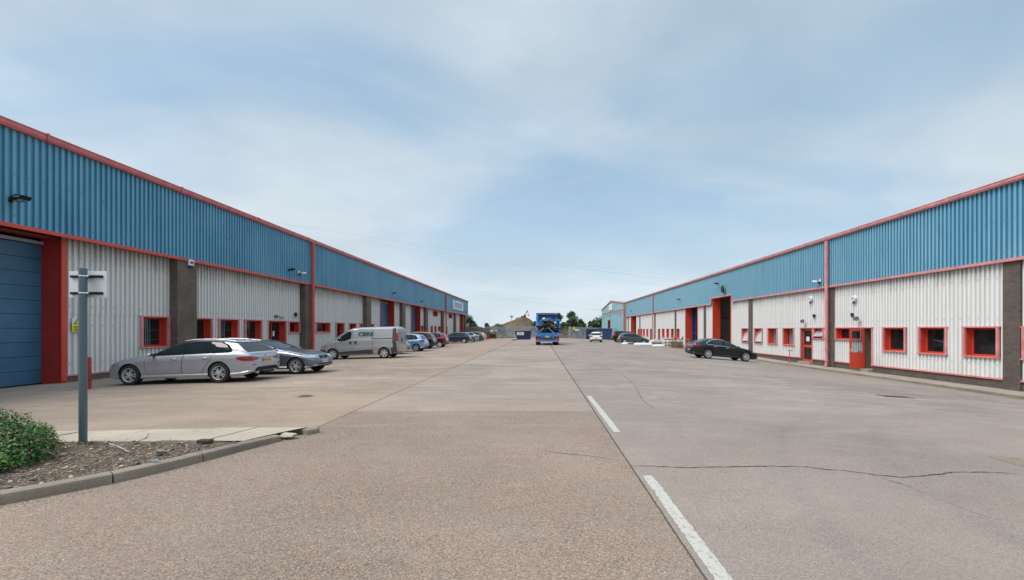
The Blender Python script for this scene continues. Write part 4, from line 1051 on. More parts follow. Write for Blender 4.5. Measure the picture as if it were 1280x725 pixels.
# ---- wall lights, cameras, alarm boxes
def floodlight(loc, sg, label, big=1.0, lit=None, tilt=.0):
    t = thing('floodlight', label, 'floodlight', loc, group='floodlights on the terraces'); big *= .78
    q = MB(); q.bar((0, 0, -.03), (sg * .28 * big, 0, .06), .05, .04); q.box(-.01, sg * .03, -.06, .06, -.1, .06); q.build('bracket', M['black'], t)
    # sloping lamp head
    q = MB(); a = Vector((sg * .2 * big, 0, .0)); b = Vector((sg * .72 * big, 0, .16 * big)); w = .2 * big
    prof = [(.2, -.10), (.62, -.02), (.70, .12), (.42, .17), (.22, .06)]
    A = [(sg * x * big, -w, z * big) for x, z in prof]; B = [(sg * x * big, w, z * big) for x, z in prof]; n = 5
    q.add(A + B, [(k, (k + 1) % n, (k + 1) % n + n, k + n) for k in range(n)] + [tuple(range(n)), tuple(range(n, 2 * n))]); q.build('lamp_head', M['black'], t)
    q = MB(); q.quad((sg * .26 * big, -w * .8, -.098 * big), (sg * .6 * big, -w * .8, -.032 * big), (sg * .6 * big, w * .8, -.032 * big), (sg * .26 * big, w * .8, -.098 * big))
    q.quad((sg * .30 * big, -w * 1.01, .03 * big), (sg * .6 * big, -w * 1.01, .03 * big), (sg * .62 * big, -w * 1.01, .1 * big), (sg * .42 * big, -w * 1.01, .12 * big)) if lit else None
    q.build('lamp_glass', M['lens'], t)
    return t
fl_l = [(15.0, 5.95, 'large black floodlight on the blue cladding above the nearest blue loading door', 1.0), (31.6, 5.8, 'black floodlight left of the white camera on the left terrace', .8), (53.8, 5.95, 'black floodlight above the second blue loading door of the left terrace', .8),
        (66.4, 5.75, 'black floodlight above the third blue loading door of the left terrace', .8), (89.2, 6.1, 'black floodlight left of the blue-lettered sign', .8), (105.5, 5.75, 'black floodlight right of the blue-lettered sign at the end of the left terrace', .8)]
for y, z, lb, bg in fl_l: floodlight((-17.45, y, z), 1, lb, bg, lit=(y < 20))
for y, z, lb, bg in [(64.5, 5.9, 'black floodlight above the racking bay of the right terrace', .9), (98.5, 5.7, 'black floodlight near the far end of the right terrace', .8), (50.6, 6.75, 'black floodlight above the raised loading bay, beside the round horn', .95)]: floodlight((19.9, y, z), -1, lb, bg)
for y, z, lb in [(112, 5.2, 'black lamp on the pale blue gable, near its right corner'), (128.6, 5.4, 'black lamp beside the red door of the pale blue gable'), (141, 5.2, 'black lamp near the far corner of the pale blue gable')]: floodlight((20.0, y, z), -1, lb, 1.0)
# round speaker-like convex drum over tall bay
t = thing('wall_mirror', 'round black convex disc on a bracket above the raised loading bay', 'mirror', (19.88, 48.9, 6.0))
q = MB(); q.tube((-.25, 0, 0), (-.33, 0, 0), .42, .36, 28); q.build('disc', M['black'], t, angle=40); q = MB(); q.bar((0, 0, -.3), (-.27, 0, -.1), .04, .04); q.box(-.02, 0, -.1, .1, -.45, -.2); q.build('bracket', M['galv'], t)
def camera_(loc, sg, label):
    t = thing('security_camera', label, 'camera', loc)
    q = MB(); q.box(0, sg * .06, -.09, .09, -.12, .12, .01); q.bar((0, 0, 0), (sg * .2, .0, -.03), .05, .05); q.build('bracket', M['white'], t)
    q = MB(); q.tube((sg * .22, .0, -.05), (sg * .36, .32, -.0), .07, n=14); q.build('housing', M['white'], t, angle=40)
    q = MB(); q.tube((sg * .12, -.06, -.22), (sg * .12, -.06, -.06), .05, .07, n=12); q.build('sensor', M['black'], t)
camera_((-17.45, 32.9, 5.78), 1, 'white security camera on the blue cladding left of the red downpipe')
camera_((19.9, 32.3, 5.1), -1, 'small white camera beside the red downpipe on the right terrace')
t = thing('alarm_box', 'white and blue alarm box on the brick pillar above the silver estate', 'alarm box', (-17.5, 22.75, 4.95))
q = MB(); q.box(0, .1, -.17, .17, -.12, .2, .03); q.build('case', M['white'], t); q = MB(); q.box(.1, .108, -.09, .09, -.02, .11, .003); q.tube((.05, 0, -.12), (.05, 0, -.2), .14, .05, 16); q.build('blue_panel', M['contblue'], t)
for y, z, lb in ((33.6, 3.9, 'round white alarm sounder high on the white wall, left of the right-hand downpipe'), (28.95, 3.62, 'round white alarm sounder high on the wall above the open red door')):
    t = thing('alarm_bell', lb, 'alarm', (20.0, y, z)); q = MB(); q.tube((0, 0, 0), (-.13, 0, 0), .22, .19, 24); q.build('sounder', M['white'], t, angle=40)
    q = MB(); q.tube((-.13, 0, 0), (-.135, 0, 0), .09, n=16); q.build('face', M['galv'], t); q = MB(); q.box(-.02, -.1, -.05, .05, -.32, -.19, .01); q.build('base', M['black'], t)
for y, z, lb in ((34.0 - .85, 2.6, 'small dark grey sensor box on the wall above the barred red door'), (29.1, 2.55, 'small dark grey sensor box on the wall above the open red door')):
    t = thing('sensor_box', lb, 'sensor', (20.0, y, z)); q = MB(); q.box(0, -.1, -.1, .1, -.02, .16, .02); q.build('case', M['black'], t); q = MB(); q.tube((-.05, 0, -.02), (-.05, 0, -.14), .07, .03, 12); q.build('lens', M['polegrey'], t)
for y, z, lb in ((34.3, 2.25, 'small black wall lamp above the barred red door on the right terrace'), (28.45, 2.3, 'small black wall lamp above the open red door on the right terrace')):
    t = thing('wall_lamp', lb, 'lamp', (20.0, y, z)); q = MB(); q.bar((0, 0, -.08), (-.15, 0, -.02), .04, .04); q.box(0, -.02, -.06, .06, -.18, 0); q.build('bracket', M['white'], t)
    q = MB(); q.tube((-.1, .12, .1), (-.28, -.06, .02), .08, .13, 14); q.build('lamp_head', M['black'], t, angle=40); q = MB(); q.tube((-.281, -.061, .02), (-.285, -.065, .018), .1, n=14); q.build('lamp_glass', M['lens'], t)
t = thing('sensor_box', 'small black sensor on the white wall left of the first downpipe of the left terrace', 'sensor', (-17.86, 33.2, 2.75)); q = MB(); q.box(0, .12, -.12, .12, -.1, .14, .03); q.build('case', M['black'], t); q = MB(); q.tube((.07, 0, -.1), (.07, 0, -.2), .06, .03, 10); q.build('lens', M['polegrey'], t)
t = thing('wall_lamp', 'yellowish bulkhead lamps above the red entrance door of the left terrace', 'lamp', (-17.86, 30.9, 2.55))
q = MB(); q.tube((.05, -.25, 0), (.05, -.02, 0), .09, .11, 12); q.build('lamp_head', plain('tarnished_brass', (0.25, 0.22, 0.1), .4, .4), t); q = MB(); q.tube((.05, .3, -.05), (.05, .75, -.05), .06, n=10); q.build('tube_lamp', M['galv'], t)
# warning sign on the left wall
t = thing('warning_sign', 'white and yellow electrical warning notice on the wall behind the sign post', 'sign', (-17.83, 17.54, 1.84))
q = MB(); q.box(0, .012, -.2, .24, .0, .26); q.build('sign_board', M['signwhite'], t); q = MB(); q.box(0, .012, -.2, .24, -.27, -.002); q.build('text_panel', M['yellow'], t)
q = MB(); q.quad((.014, -.16, .02), (.014, .2, .02), (.014, .02, .25)); q.build('triangle_border', M['blackmatt'], t); q = MB(); q.quad((.016, -.10, .045), (.016, .14, .045), (.016, .02, .205)); q.build('triangle', M['yellow'], t)
q = MB(); 
for i, z in enumerate((-.07, -.12, -.17, -.22)): q.box(.013, .015, -.14, .18 - .05 * (i % 2), z - .012, z + .008)
q.build('small_print', M['blackmatt'], t)
# ash stand
t = thing('ashtray_stand', 'thin red post with a flat pale top standing on the right footway', 'ashtray', (19.35, 35.3, pz(35.3)))
q = MB(); q.tube((0, 0, 0), (0, 0, .93), .03, n=10); q.build('post', M['red'], t); q = MB(); q.box(-.16, .16, -.16, .16, .93, .99, .01); q.build('tray', M['flag'], t); q = MB(); q.tube((0, 0, 0), (0, 0, .03), .14, n=14); q.build('foot', M['red'], t)
# manhole covers
for (a, b, w, d, lb) in ((1119, 496, .9, .42, 'rusty drain grating set in the concrete near the right footway'), (1274, 578, .38, .4, 'square iron drain cover in the concrete at the right edge'), (382, 495.5, .35, .3, 'small dark iron cover in the yard right of the parked hatchback')):
    x, y = px(a, b); t = thing('drain_cover', lb, 'drain', (x, y, gz(x, y) + .004))
    sl = -(gz(x + .2, y) - gz(x - .2, y)) / .4; t.rotation_euler = (0, sl, 0)
    q = MB(); q.box(-w / 2, w / 2, -d / 2, d / 2, -.03, .006); q.build('frame', M['kerb'], t)
    q = MB(); n = 7
    for k in range(n): q.box(-w / 2 + .03 + (w - .06) * (k + .15) / n, -w / 2 + .03 + (w - .06) * (k + .8) / n, -d / 2 + .03, d / 2 - .03, .006, .011)
    q.build('grate', M['rust'] if a < 1200 else M['kerb'], t)
# ------------------------------------------------------------------ vehicles
def pchip(P):
    xs = [p[0] for p in P]; ys = [p[1] for p in P]; n = len(P)
    h = [xs[i + 1] - xs[i] for i in range(n - 1)]; d = [(ys[i + 1] - ys[i]) / h[i] for i in range(n - 1)]
    m = [d[0]] + [0 if d[i - 1] * d[i] <= 0 else 2 * d[i - 1] * d[i] / (d[i - 1] + d[i]) for i in range(1, n - 1)] + [d[-1]]
    def f(x):
        if x <= xs[0]: return ys[0]
        if x >= xs[-1]: return ys[-1]
        for i in range(n - 1):
            if x <= xs[i + 1]:
                t = (x - xs[i]) / h[i]
                return ys[i] * (2 * t**3 - 3 * t**2 + 1) + h[i] * m[i] * (t**3 - 2 * t**2 + t) + ys[i + 1] * (-2 * t**3 + 3 * t**2) + h[i] * m[i + 1] * (t**3 - t**2)
    return f

WHEELS = {}
def wheel_meshes(r, w, style):
    k = (round(r, 3), style)
    if k in WHEELS: return WHEELS[k]
    q = MB(); n = 40
    prof = [(r * .66, -w * .42), (r * .70, -w * .5), (r * .93, -w * .5), (r * .985, -w * .42), (r, -w * .25), (r, w * .25), (r * .985, w * .42), (r * .93, w * .5), (r * .70, w * .5), (r * .66, w * .42), (r * .64, 0)]
    m = len(prof); vs = [(pr * math.cos(2 * math.pi * i / n), py, pr * math.sin(2 * math.pi * i / n)) for i in range(n) for pr, py in prof]
    q.add(vs, [(i * m + j, ((i + 1) % n) * m + j, ((i + 1) % n) * m + (j + 1) % m, i * m + (j + 1) % m) for i in range(n) for j in range(m)])
    o = q.build('wheel', M['rubber'], angle=45); tyre = o.data; bpy.data.objects.remove(o)
    q = MB(); q.mi = 0
    prof = [(r * .665, w * .46), (r * .69, w * .5), (r * .665, w * .505), (r * .62, w * .40), (r * .60, w * .1)]
    m = len(prof); vs = [(pr * math.cos(2 * math.pi * i / n), py, pr * math.sin(2 * math.pi * i / n)) for i in range(n) for pr, py in prof]
    q.add(vs, [(i * m + j, ((i + 1) % n) * m + j, ((i + 1) % n) * m + j + 1, i * m + j + 1) for i in range(n) for j in range(m - 1)])
    ns, dbl, ws = {'five': (5, 1, .058), 'ten': (10, 0, .085), 'cap': (7, 0, .30), 'six': (6, 0, .2)}[style]
    for i in range(ns):
        for s in ((-1, 1) if dbl else (0,)): # spoke pairs
            a = 2 * math.pi * i / ns + .3; ca, sa = math.cos(a), math.sin(a)
            def pt(rad, off, y): return (rad * ca - off * sa, y, rad * sa + off * ca)
            r0, r1 = r * .14, r * .655; o0 = s * r * .05; o1 = s * r * .125; h0 = r * ws * .75; h1 = r * ws * .6
            y0, y1 = w * .44, w * .42; d = .03
            vs = [pt(r0, o0 - h0, y0), pt(r0, o0 + h0, y0), pt(r1, o1 + h1, y1), pt(r1, o1 - h1, y1)]
            q.add(vs + [(x, y - d, z) for x, y, z in vs], [(0, 1, 2, 3), (0, 1, 5, 4), (1, 2, 6, 5), (3, 2, 6, 7), (0, 3, 7, 4)])
    q.tube((0, w * .2, 0), (0, w * .47, 0), r * .17, r * .14, 16)
    q.mi = 1; q.tube((0, w * .02, 0), (0, w * .12, 0), r * .62, n=n); q.mi = 2; q.tube((0, w * .1, 0), (0, w * .2, 0), r * .42, n=24)
    q.mi = 0
    o = q.build('rim', [M['alloy'], M['blackmatt'], M['rust_disc']], angle=40); rim = o.data; bpy.data.objects.remove(o)
    WHEELS[k] = (tyre, rim); return WHEELS[k]
M['rust_disc'] = plain('brake_disc_metal', (0.16, 0.15, 0.14), .4, .7)

def mirror_y(poly): return [(-a, b) for a, b in poly]
M['trimblack'] = plain('window_trim_black', (0.008, 0.008, 0.009), .7, spec=.12)
class Car:
    def __init__(s, name, label, cat, X, Y, heading, sp, paintm, group=None, rear_x=True):
        """X,Y = centre on the ground; heading 'W' nose to -X, 'E' nose to +X, 'N' nose to +Y; angle offset sp['yaw']"""
        s.sp = sp; Lc, W, H = sp['L'], sp['W'], sp['H']; s.L, s.W, s.H = Lc, W, H
        rz = {'W': 0, 'E': math.pi, 'N': -math.pi / 2}[heading] + R(sp.get('yaw', 0))
        fo, wb = sp['fo'], sp['wb']; xf, xr = -Lc / 2 + fo, -Lc / 2 + fo + wb; s.xf, s.xr = xf, xr
        c, sn = math.cos(rz), math.sin(rz)
        zf = gz(X + xf * c, Y + xf * sn); zr = gz(X + xr * c, Y + xr * sn)
        z0 = zf - xf * (zr - zf) / wb; pitch = -math.atan((zr - zf) / wb)
        s.root = thing(name, label, cat, (X, Y, z0), rz, group, pitch)
        s.paint = paintm
        s.top = pchip([(x - Lc / 2, z) for x, z in sp['top']]); s.beltf = pchip([(x - Lc / 2, z) for x, z in sp['belt']])
        s.k = sp.get('k', .5); s.e = sp.get('e', .74); s.nose = sp.get('nose', .62); s.tail = sp.get('tail', .5); s.er = sp.get('er', .8)
        s.body()
    def plan(s, x):
        a = s.L / 2 + x; b = s.L / 2 - x; f = 1
        if a < s.nose: t = 1 - a / s.nose; f *= s.e + (1 - s.e) * math.sqrt(max(0, 1 - t ** 2.3))
        if b < s.tail: t = 1 - b / s.tail; f *= s.er + (1 - s.er) * math.sqrt(max(0, 1 - t ** 2.3))
        return f
    def hw(s, x, f=1.0):  # half width where the glasshouse starts / at fraction f of its height
        w = s.W / 2 * s.plan(x); zt = s.top(x); zb = min(s.beltf(x), zt - .03); h = zt - zb
        return w * .925 - s.k * h * f ** 1.25
    def section(s, x):
        w = s.W / 2 * s.plan(x); zt = s.top(x); bt = min(s.beltf(x), zt - .03); sill = s.sp.get('sill', .2)
        a = s.L / 2 + x; b = s.L / 2 - x; zb = sill + .10 * max(0, 1 - a / .5) ** 2 + .13 * max(0, 1 - b / .6) ** 2
        h = zt - bt; bh = bt - zb; cr = s.sp.get('crown', .10); P = []
        for fy, fz in ((.80, 0), (.93, .0), (.962, .05), (.968, .12), (.948, .16), (.960, .24), (.984, .40), (.989, .60), (.990, .70), (.999, .755), (.992, .84), (.972, .92), (.942, .985)):
            P.append((w * fy, zb + bh * fz))
        if s.sp.get('flat'): P = [(w * .8, zb), (w * .95, zb), (w * .975, zb + bh * .07), (w * .985, zb + bh * .2), (w * .99, zb + bh * .34), (w, zb + bh * .36), (w, zb + bh * .5), (w * .99, zb + bh * .56), (w * .985, zb + bh * .7), (w * .98, zb + bh * .85), (w * .975, zb + bh * .93), (w * .96, zb + bh * .99)]
        base = w * .925 if not s.sp.get('flat') else w * .95
        ye = base
        for f in (0.03, .25, .5, .75, .92):
            ye = base - s.k * h * f ** 1.25; P.append((ye, bt + h * (1 - cr) * f))
        zc = bt + h * (1 - cr) * .92
        for u in (.97, .9, .78, .6, .4, .2, 0):
            P.append((ye * u, zc + (zt - zc) * (1 - u ** (3.2 if not s.sp.get('flat') else 5))))
        return P
    def body(s):
        sp = s.sp; Lc = s.L; xs = set(); x = -Lc / 2
        while x < Lc / 2: xs.add(round(x, 4)); x += .02 if min(x + Lc / 2, Lc / 2 - x) < .22 else (.045 if min(x + Lc / 2, Lc / 2 - x) < .7 else .07)
        xs.add(Lc / 2); xs = sorted(xs)
        q = MB(); n = None
        for x in xs:
            P = s.section(x); ring = [(x, y, z) for y, z in P] + [(x, -y, z) for y, z in P[-2::-1]]; n = len(ring); q.v += ring
        m = len(xs)
        for i in range(m - 1):
            for j in range(n): j2 = (j + 1) % n; q.f.append((i * n + j, i * n + j2, (i + 1) * n + j2, (i + 1) * n + j)); q.m.append(0)
        q.f.append(tuple(range(n))[::-1]); q.m.append(0); q.f.append(tuple(range((m - 1) * n, m * n))); q.m.append(0)
        bm = bmesh.new(); vs = [bm.verts.new(v) for v in q.v]
        for f in q.f:
            bm.faces.new([vs[i] for i in f])
        bmesh.ops.triangulate(bm, faces=[f for f in bm.faces if len(f.verts) > 4])
        bmesh.ops.recalc_face_normals(bm, faces=bm.faces[:])
        s.bvh = BVHTree.FromBMesh(bm)
        me = bpy.data.meshes.new('body'); bm.to_mesh(me); bm.free(); me.materials.append(s.paint); me.materials.append(M['blackmatt'])
        o = bpy.data.objects.new('body', me); link(o)
        Ra = sp['R'] + .045; cut = MB()
        for xc in (s.xf, s.xr):
            for sd in (-1, 1): cut.tube((xc, sd * (s.W / 2 - .30), sp['R'] + .01), (xc, sd * (s.W / 2 + .3), sp['R'] + .01), Ra, n=48)
        for sd in ():
            pass
        co = cut.build('cut', M['blackmatt'])
        md = o.modifiers.new('b', 'BOOLEAN'); md.operation = 'DIFFERENCE'; md.object = co; md.solver = 'EXACT'
        dg = bpy.context.evaluated_depsgraph_get(); me2 = bpy.data.meshes.new_from_object(o.evaluated_get(dg))
        bpy.data.objects.remove(o); bpy.data.objects.remove(co)
        me2.name = 'body'
        if len(me2.materials) < 2: me2.materials.append(M['blackmatt'])
        for p in me2.polygons:
            c = p.center; p.material_index = 0
            for xc in (s.xf, s.xr):
                if math.hypot(c.x - xc, c.z - sp['R'] - .01) < Ra + .002 and abs(c.y) < s.W / 2 + .01 and (abs(p.normal.y) < .3 or abs(abs(c.y) - (s.W / 2 - .30)) < .01) and math.hypot(c.x - xc, c.z - sp['R'] - .01) > (Ra - .02 if abs(p.normal.y) < .3 else -1): p.material_index = 1
            if p.normal.z < -.8 and c.z < sp.get('sill', .2) + .2: p.material_index = 1
        me2.polygons.foreach_set('use_smooth', [True] * len(me2.polygons)); me2.set_sharp_from_angle(angle=R(32))
        s.bodyo = bpy.data.objects.new('body', me2); link(s.bodyo, s.root)
        # wheels
        ty, rm = wheel_meshes(sp['R'], sp.get('tw', .215), sp.get('wheels', 'five'))
        for xc in (s.xf, s.xr):
            for sd in (1, -1):
                w = bpy.data.objects.new('wheel', ty); link(w, s.root); w.location = (xc, sd * (s.W / 2 - .125), sp['R']); w.rotation_euler = (0, random.uniform(0, 6), 0 if sd > 0 else math.pi)
                r_ = bpy.data.objects.new('rim', rm); link(r_, w)
    # project a flat outline onto the body
    def panel(s, name, poly, view, mat, off=.004, cell=.06, parent=None, both=True, label=None):
        pars = parent or s.root; objs = []
        polys = [poly]
        if view in ('front', 'rear', 'top') and both == 'mirror': polys = [poly, None]
        sides = (1, -1) if (view == 'side' and both) else ((-1,) if both == 'neg' else (1,))
        runs = [(poly, sd) for sd in sides] if view == 'side' else ([(poly, 1)] + ([([(a, -b) for a, b in poly] if view == 'top' else mirror_y(poly), 1)] if both == 'mirror' else []))
        for pl, sd in runs:
            bm = bmesh.new(); multi = isinstance(pl[0], list); cells = cell if isinstance(cell, tuple) else (cell, cell)
            for one in (pl if multi else [pl]):
                vs = [bm.verts.new((a, b, 0)) for a, b in one]
                try: bm.faces.new(vs)
                except Exception: pass
            pts2 = [q_ for one in pl for q_ in one] if multi else pl
            bmesh.ops.triangulate(bm, faces=bm.faces[:])
            for ax in (0, 1):
                lo = min(p[ax] for p in pts2); hi = max(p[ax] for p in pts2); cl = cells[ax]; k = math.floor(lo / cl) + 1
                while k * cl < hi:
                    co = [0, 0, 0]; co[ax] = k * cl; no = [0, 0, 0]; no[ax] = 1
                    bmesh.ops.bisect_plane(bm, geom=bm.verts[:] + bm.edges[:] + bm.faces[:], plane_co=co, plane_no=no); k += 1
            bmesh.ops.remove_doubles(bm, verts=bm.verts[:], dist=1e-5)
            dead = []
            for v in bm.verts:
                a, b = v.co.x, v.co.y
                if view == 'side': og, dr = Vector((a - s.L / 2, sd * 5, b)), Vector((0, -sd, 0))
                elif view == 'front': og, dr = Vector((-9, a, b)), Vector((1, 0, 0))
                elif view == 'rear': og, dr = Vector((9, a, b)), Vector((-1, 0, 0))
                else: og, dr = Vector((a - s.L / 2, b, 6)), Vector((0, 0, -1))
                h, nn, _, _ = s.bvh.ray_cast(og, dr)
                if h is None: dead.append(v); continue
                if nn.dot(dr) > 0: nn = -nn
                v.co = h + (nn * .6 - dr * .4).normalized() * off
            if dead: bmesh.ops.delete(bm, geom=dead, context='VERTS')
            if not bm.faces: bm.free(); continue
            q = MB(); q.frombm(bm); o = q.build(name, mat, pars, smooth=True); objs.append(o)
            if label: o['label'] = label
        return objs
    def grow(s, poly, g):
        cx = sum(a for a, _ in poly) / len(poly); cy = sum(b for _, b in poly) / len(poly)
        out = []
        for a, b in poly:
            d = Vector((a - cx, b - cy)); l = d.length or 1; d *= (l + g) / l; out.append((cx + d.x, cy + d.y))
        return out
    def door(s, poly, handle=None, both=True):
        g = s.grow(poly, .011); h_ = s.grow(poly, -.004); n = len(poly)
        s.panel('shut_line', [[h_[i], h_[(i + 1) % n], g[(i + 1) % n], g[i]] for i in range(n)], 'side', M['blackmatt'], .0030, .04, s.bodyo, both)
        ds = s.panel('door', poly, 'side', s.paint, .0045, (.07, .02), None, both)
        if handle and ds:
            for d, sd in zip(ds, (1, -1)):
                h, nn, _, _ = s.bvh.ray_cast(Vector((handle[0] - s.L / 2, sd * 5, handle[1])), Vector((0, -sd, 0)))
                q = MB(); q.box(h.x - .10, h.x + .10, h.y + sd * .012, h.y + sd * .045, h.z - .015, h.z + .018, .012); q.build('handle', s.sp.get('handlemat', s.paint), d, smooth=True)
    def windows(s, trim, panes):
        if trim: s.panel('window_trim', trim, 'side', M['trimblack'], .0085, (.05, .022))
        for p in panes: s.panel('window', p, 'side', M['carglass'], .0125, (.05, .022))
    def screen(s, name, x0, x1, z=None, inset=.05, mode='top', f=.9, mat='carglass'):
        a, b = x0 - s.L / 2, x1 - s.L / 2
        def w(x): return s.hw(x, f) - inset
        if mode == 'top': n = 5; P = [(x0 + (x1 - x0) * k / n, w(a + (b - a) * k / n)) for k in range(n + 1)]; poly = P + [(x, -y) for x, y in P[::-1]]
        else:
            n = 5; P = [(w(a + (b - a) * k / n), s.top(a + (b - a) * k / n) - (0 if mode != 'x' else 0)) for k in range(n + 1)]; poly = P + [(-y, z_) for y, z_ in P[::-1]]
        s.panel(name + '_seal', s.grow(poly, .018), mode, M['black'], .006, .08)
        return s.panel(name, poly, mode, M[mat], .010, .08)
    def mirrors(s, x, z):
        for sd in (1, -1):
            h = s.W / 2
            q = MB(); q.sphere((x - s.L / 2, sd * (h + .085), z), .095, 3, sc3=(.62, 1.1, .78)); o = q.build('wing_mirror', s.sp.get('mirmat', s.paint), s.root, smooth=True)
            q = MB(); q.bar((x - s.L / 2 + .01, sd * (h - .1), z - .07), (x - s.L / 2, sd * (h + .03), z - .04), .07, .035); q.build('mirror_arm', M['black'], o)
            q = MB(); q.tube((x - s.L / 2 + .052, sd * (h + .09), z), (x - s.L / 2 + .06, sd * (h + .09), z), .062, n=16); q.build('mirror_glass', M['chrome'], o)
    def plate(s, end, z, col_, text=None, y=0, w=.52, h=.112, euro=True):
        sx = -1 if end == 'front' else 1
        hit, nn, _, _ = s.bvh.ray_cast(Vector((sx * 9, y, z)), Vector((-sx, 0, 0)))
        x = hit.x + sx * .014
        q = MB(); q.box(x - .006, x + .006, y - w / 2, y + w / 2, z - h / 2, z + h / 2); p = q.build('number_plate', M[col_], s.root)
        if euro:
            e = -sx * -1; ya = y - w / 2 if sx > 0 else y + w / 2 - .05
            ya = (y - w / 2) if sx > 0 else (y + w / 2 - .05)
            q = MB(); q.box(x + sx * .005, x + sx * .0075, ya, ya + .05, z - h / 2, z + h / 2); q.build('plate_band', M['euro'], p)
        if text: place_text(text, .095, M['blackmatt'], p, (x + sx * .0075, y + (.02 if sx > 0 else -.02), z), (sx, 0, 0), spacing=1.02, extrude=.0005)
        return p
    def lamp(s, name, poly, view, mat, **k): return s.panel(name, poly, view, M[mat], .018, (.04, .02), both=True if view == 'side' else 'mirror', **k)

def base_details(c, sp):
    """rear + front furniture that every car has"""
    if sp.get('bumper_dark'):
        c.panel('lower_bumper', sp['bumper_dark'], 'rear', M['black'], .006, .06, both=False)
    if sp.get('front_dark'):
        c.panel('lower_grille', sp['front_dark'], 'front', M['black'], .006, .06, both=False)
    if sp.get('sill_dark'): c.panel('sill_trim', sp['sill_dark'], 'side', M['black'], .004, .08)

# 1 silver estate -------------------------------------------------------------------
silver = paint('silver_metallic_paint', (0.43, 0.437, 0.475), .5, .3, .2)
sp = dict(L=4.9, W=1.86, H=1.46, fo=.86, wb=2.97, R=.335, tw=.24, sill=.2, k=.48, wheels='five', e=.70, nose=.75, er=.84, tail=.42, yaw=0.0,
    top=[(0, .48), (.03, .60), (.12, .70), (.35, .79), (.8, .90), (1.25, .97), (1.55, 1.02), (1.95, 1.20), (2.3, 1.345), (2.6, 1.425), (3.0, 1.458), (3.5, 1.45), (4.0, 1.405), (4.32, 1.35), (4.42, 1.29), (4.60, 1.13), (4.74, 1.0), (4.80, .955), (4.85, .86), (4.88, .74), (4.90, .60)],
    belt=[(0, .56), (.4, .72), (1.5, .915), (2.5, .955), (3.5, .98), (4.5, .985), (4.9, .9)])
c = Car('estate_car', 'silver estate car parked side-on in front of the red-framed windows, rear towards the yard', 'car', -12.05, 16.03, 'W', sp, silver)
c.door([(1.42, .93), (1.38, .60), (1.45, .36), (2.58, .36), (2.60, .6), (2.66, .965), (2.2, .955)], (2.36, .835))
c.door([(2.69, .968), (2.62, .6), (2.60, .36), (3.28, .36), (3.36, .55), (3.52, .72), (3.63, .985), (3.2, .98)], (3.40, .85))
c.windows([(1.52, .962), (1.78, 1.10), (2.1, 1.25), (2.4, 1.345), (2.8, 1.395), (3.4, 1.395), (3.85, 1.36), (4.10, 1.26), (4.25, 1.10), (4.24, 1.02), (4.12, .995), (3.2, .985), (2.3, .968)],
    [[(1.62, .982), (1.85, 1.11), (2.15, 1.245), (2.42, 1.325), (2.62, 1.355), (2.66, .99)], [(2.76, .992), (2.74, 1.365), (3.0, 1.372), (3.38, 1.368), (3.42, 1.0)], [(3.50, 1.002), (3.47, 1.362), (3.82, 1.335), (4.03, 1.24), (4.17, 1.09), (4.16, 1.035), (4.08, 1.012)]])
c.screen('windscreen', 1.62, 2.36, inset=.07)
c.screen('rear_window', 4.40, 4.73, mode='rear', inset=.09, f=.5)
c.panel('spoiler', [(-.62, 1.33), (-.55, 1.375), (.55, 1.375), (.62, 1.33), (.5, 1.315), (-.5, 1.315)], 'rear', silver, .03, .06, both=False)
c.lamp('tail_lamp', [(.42, .74), (.44, .80), (.64, .835), (.86, .855), (.86, .705), (.66, .705)], 'rear', 'taillight')
c.lamp('tail_lamp', [(4.44, .80), (4.48, .85), (4.62, .862), (4.86, .856), (4.86, .71), (4.62, .72), (4.5, .76)], 'side', 'taillight')
c.panel('boot_shut_line', [(-.66, .925), (.66, .925), (.66, .932), (-.66, .932)], 'rear', M['blackmatt'], .004, .06, c.bodyo, False)
c.panel('boot_recess', [(-.36, .63), (-.33, .79), (.33, .79), (.36, .63)], 'rear', M['polegrey_lite'] if 'polegrey_lite' in M else silver, .004, .06, c.bodyo, False)
c.panel('trim_strip', [(-.34, .775), (.34, .775), (.34, .79), (-.34, .79)], 'rear', M['black'], .010, .06, None, False)
c.panel('lower_bumper', [(-.78, .24), (-.62, .44), (-.5, .48), (.5, .48), (.62, .44), (.78, .24)], 'rear', M['black'], .008, .05, None, False)
c.lamp('reflector', [(.60, .56), (.62, .585), (.80, .59), (.80, .565)], 'rear', 'taillight')
c.plate('rear', .70, 'platey', 'RO64 WXF')
for r_, mt, of in ((.042, 'chrome', .0), (.030, 'euro', .004)):
    q = MB(); hit, *_ = c.bvh.ray_cast(Vector((9, 0, .865)), Vector((-1, 0, 0))); q.tube((hit.x - .005, 0, .865), (hit.x + .012 + of, 0, .87), r_, n=18); q.build('badge', M[mt], c.root)
for sd in (1, -1):
    q = MB(); P = [(x - 2.45, sd * (c.hw(x - 2.45, .92) - .03), c.top(x - 2.45) + .01) for x in (2.55, 2.8, 3.2, 3.6, 4.0, 4.3)]; q.path(P, .016, 6); q.build('roof_rail', M['alloy'], c.root)
q = MB(); q.add([(1.72, -.02, 1.405), (1.72, .02, 1.405), (1.95, .012, 1.36), (1.95, -.012, 1.36), (1.88, 0, 1.445), (1.92, 0, 1.44)], [(0, 1, 4), (1, 2, 5, 4), (0, 4, 5, 3), (2, 3, 5)]); q.build('roof_aerial', silver, c.root)
q = MB(); q.tube((2.26, -.02, 1.03), (2.12, .42, 1.09), .012, .008, 6); q.build('rear_wiper', M['black'], c.root)
q = MB(); 
for y in (-.5, .5): q.tube((2.3, y, .3), (2.44, y, .3), .045, n=14)
q.build('exhaust', M['chrome'], c.root)
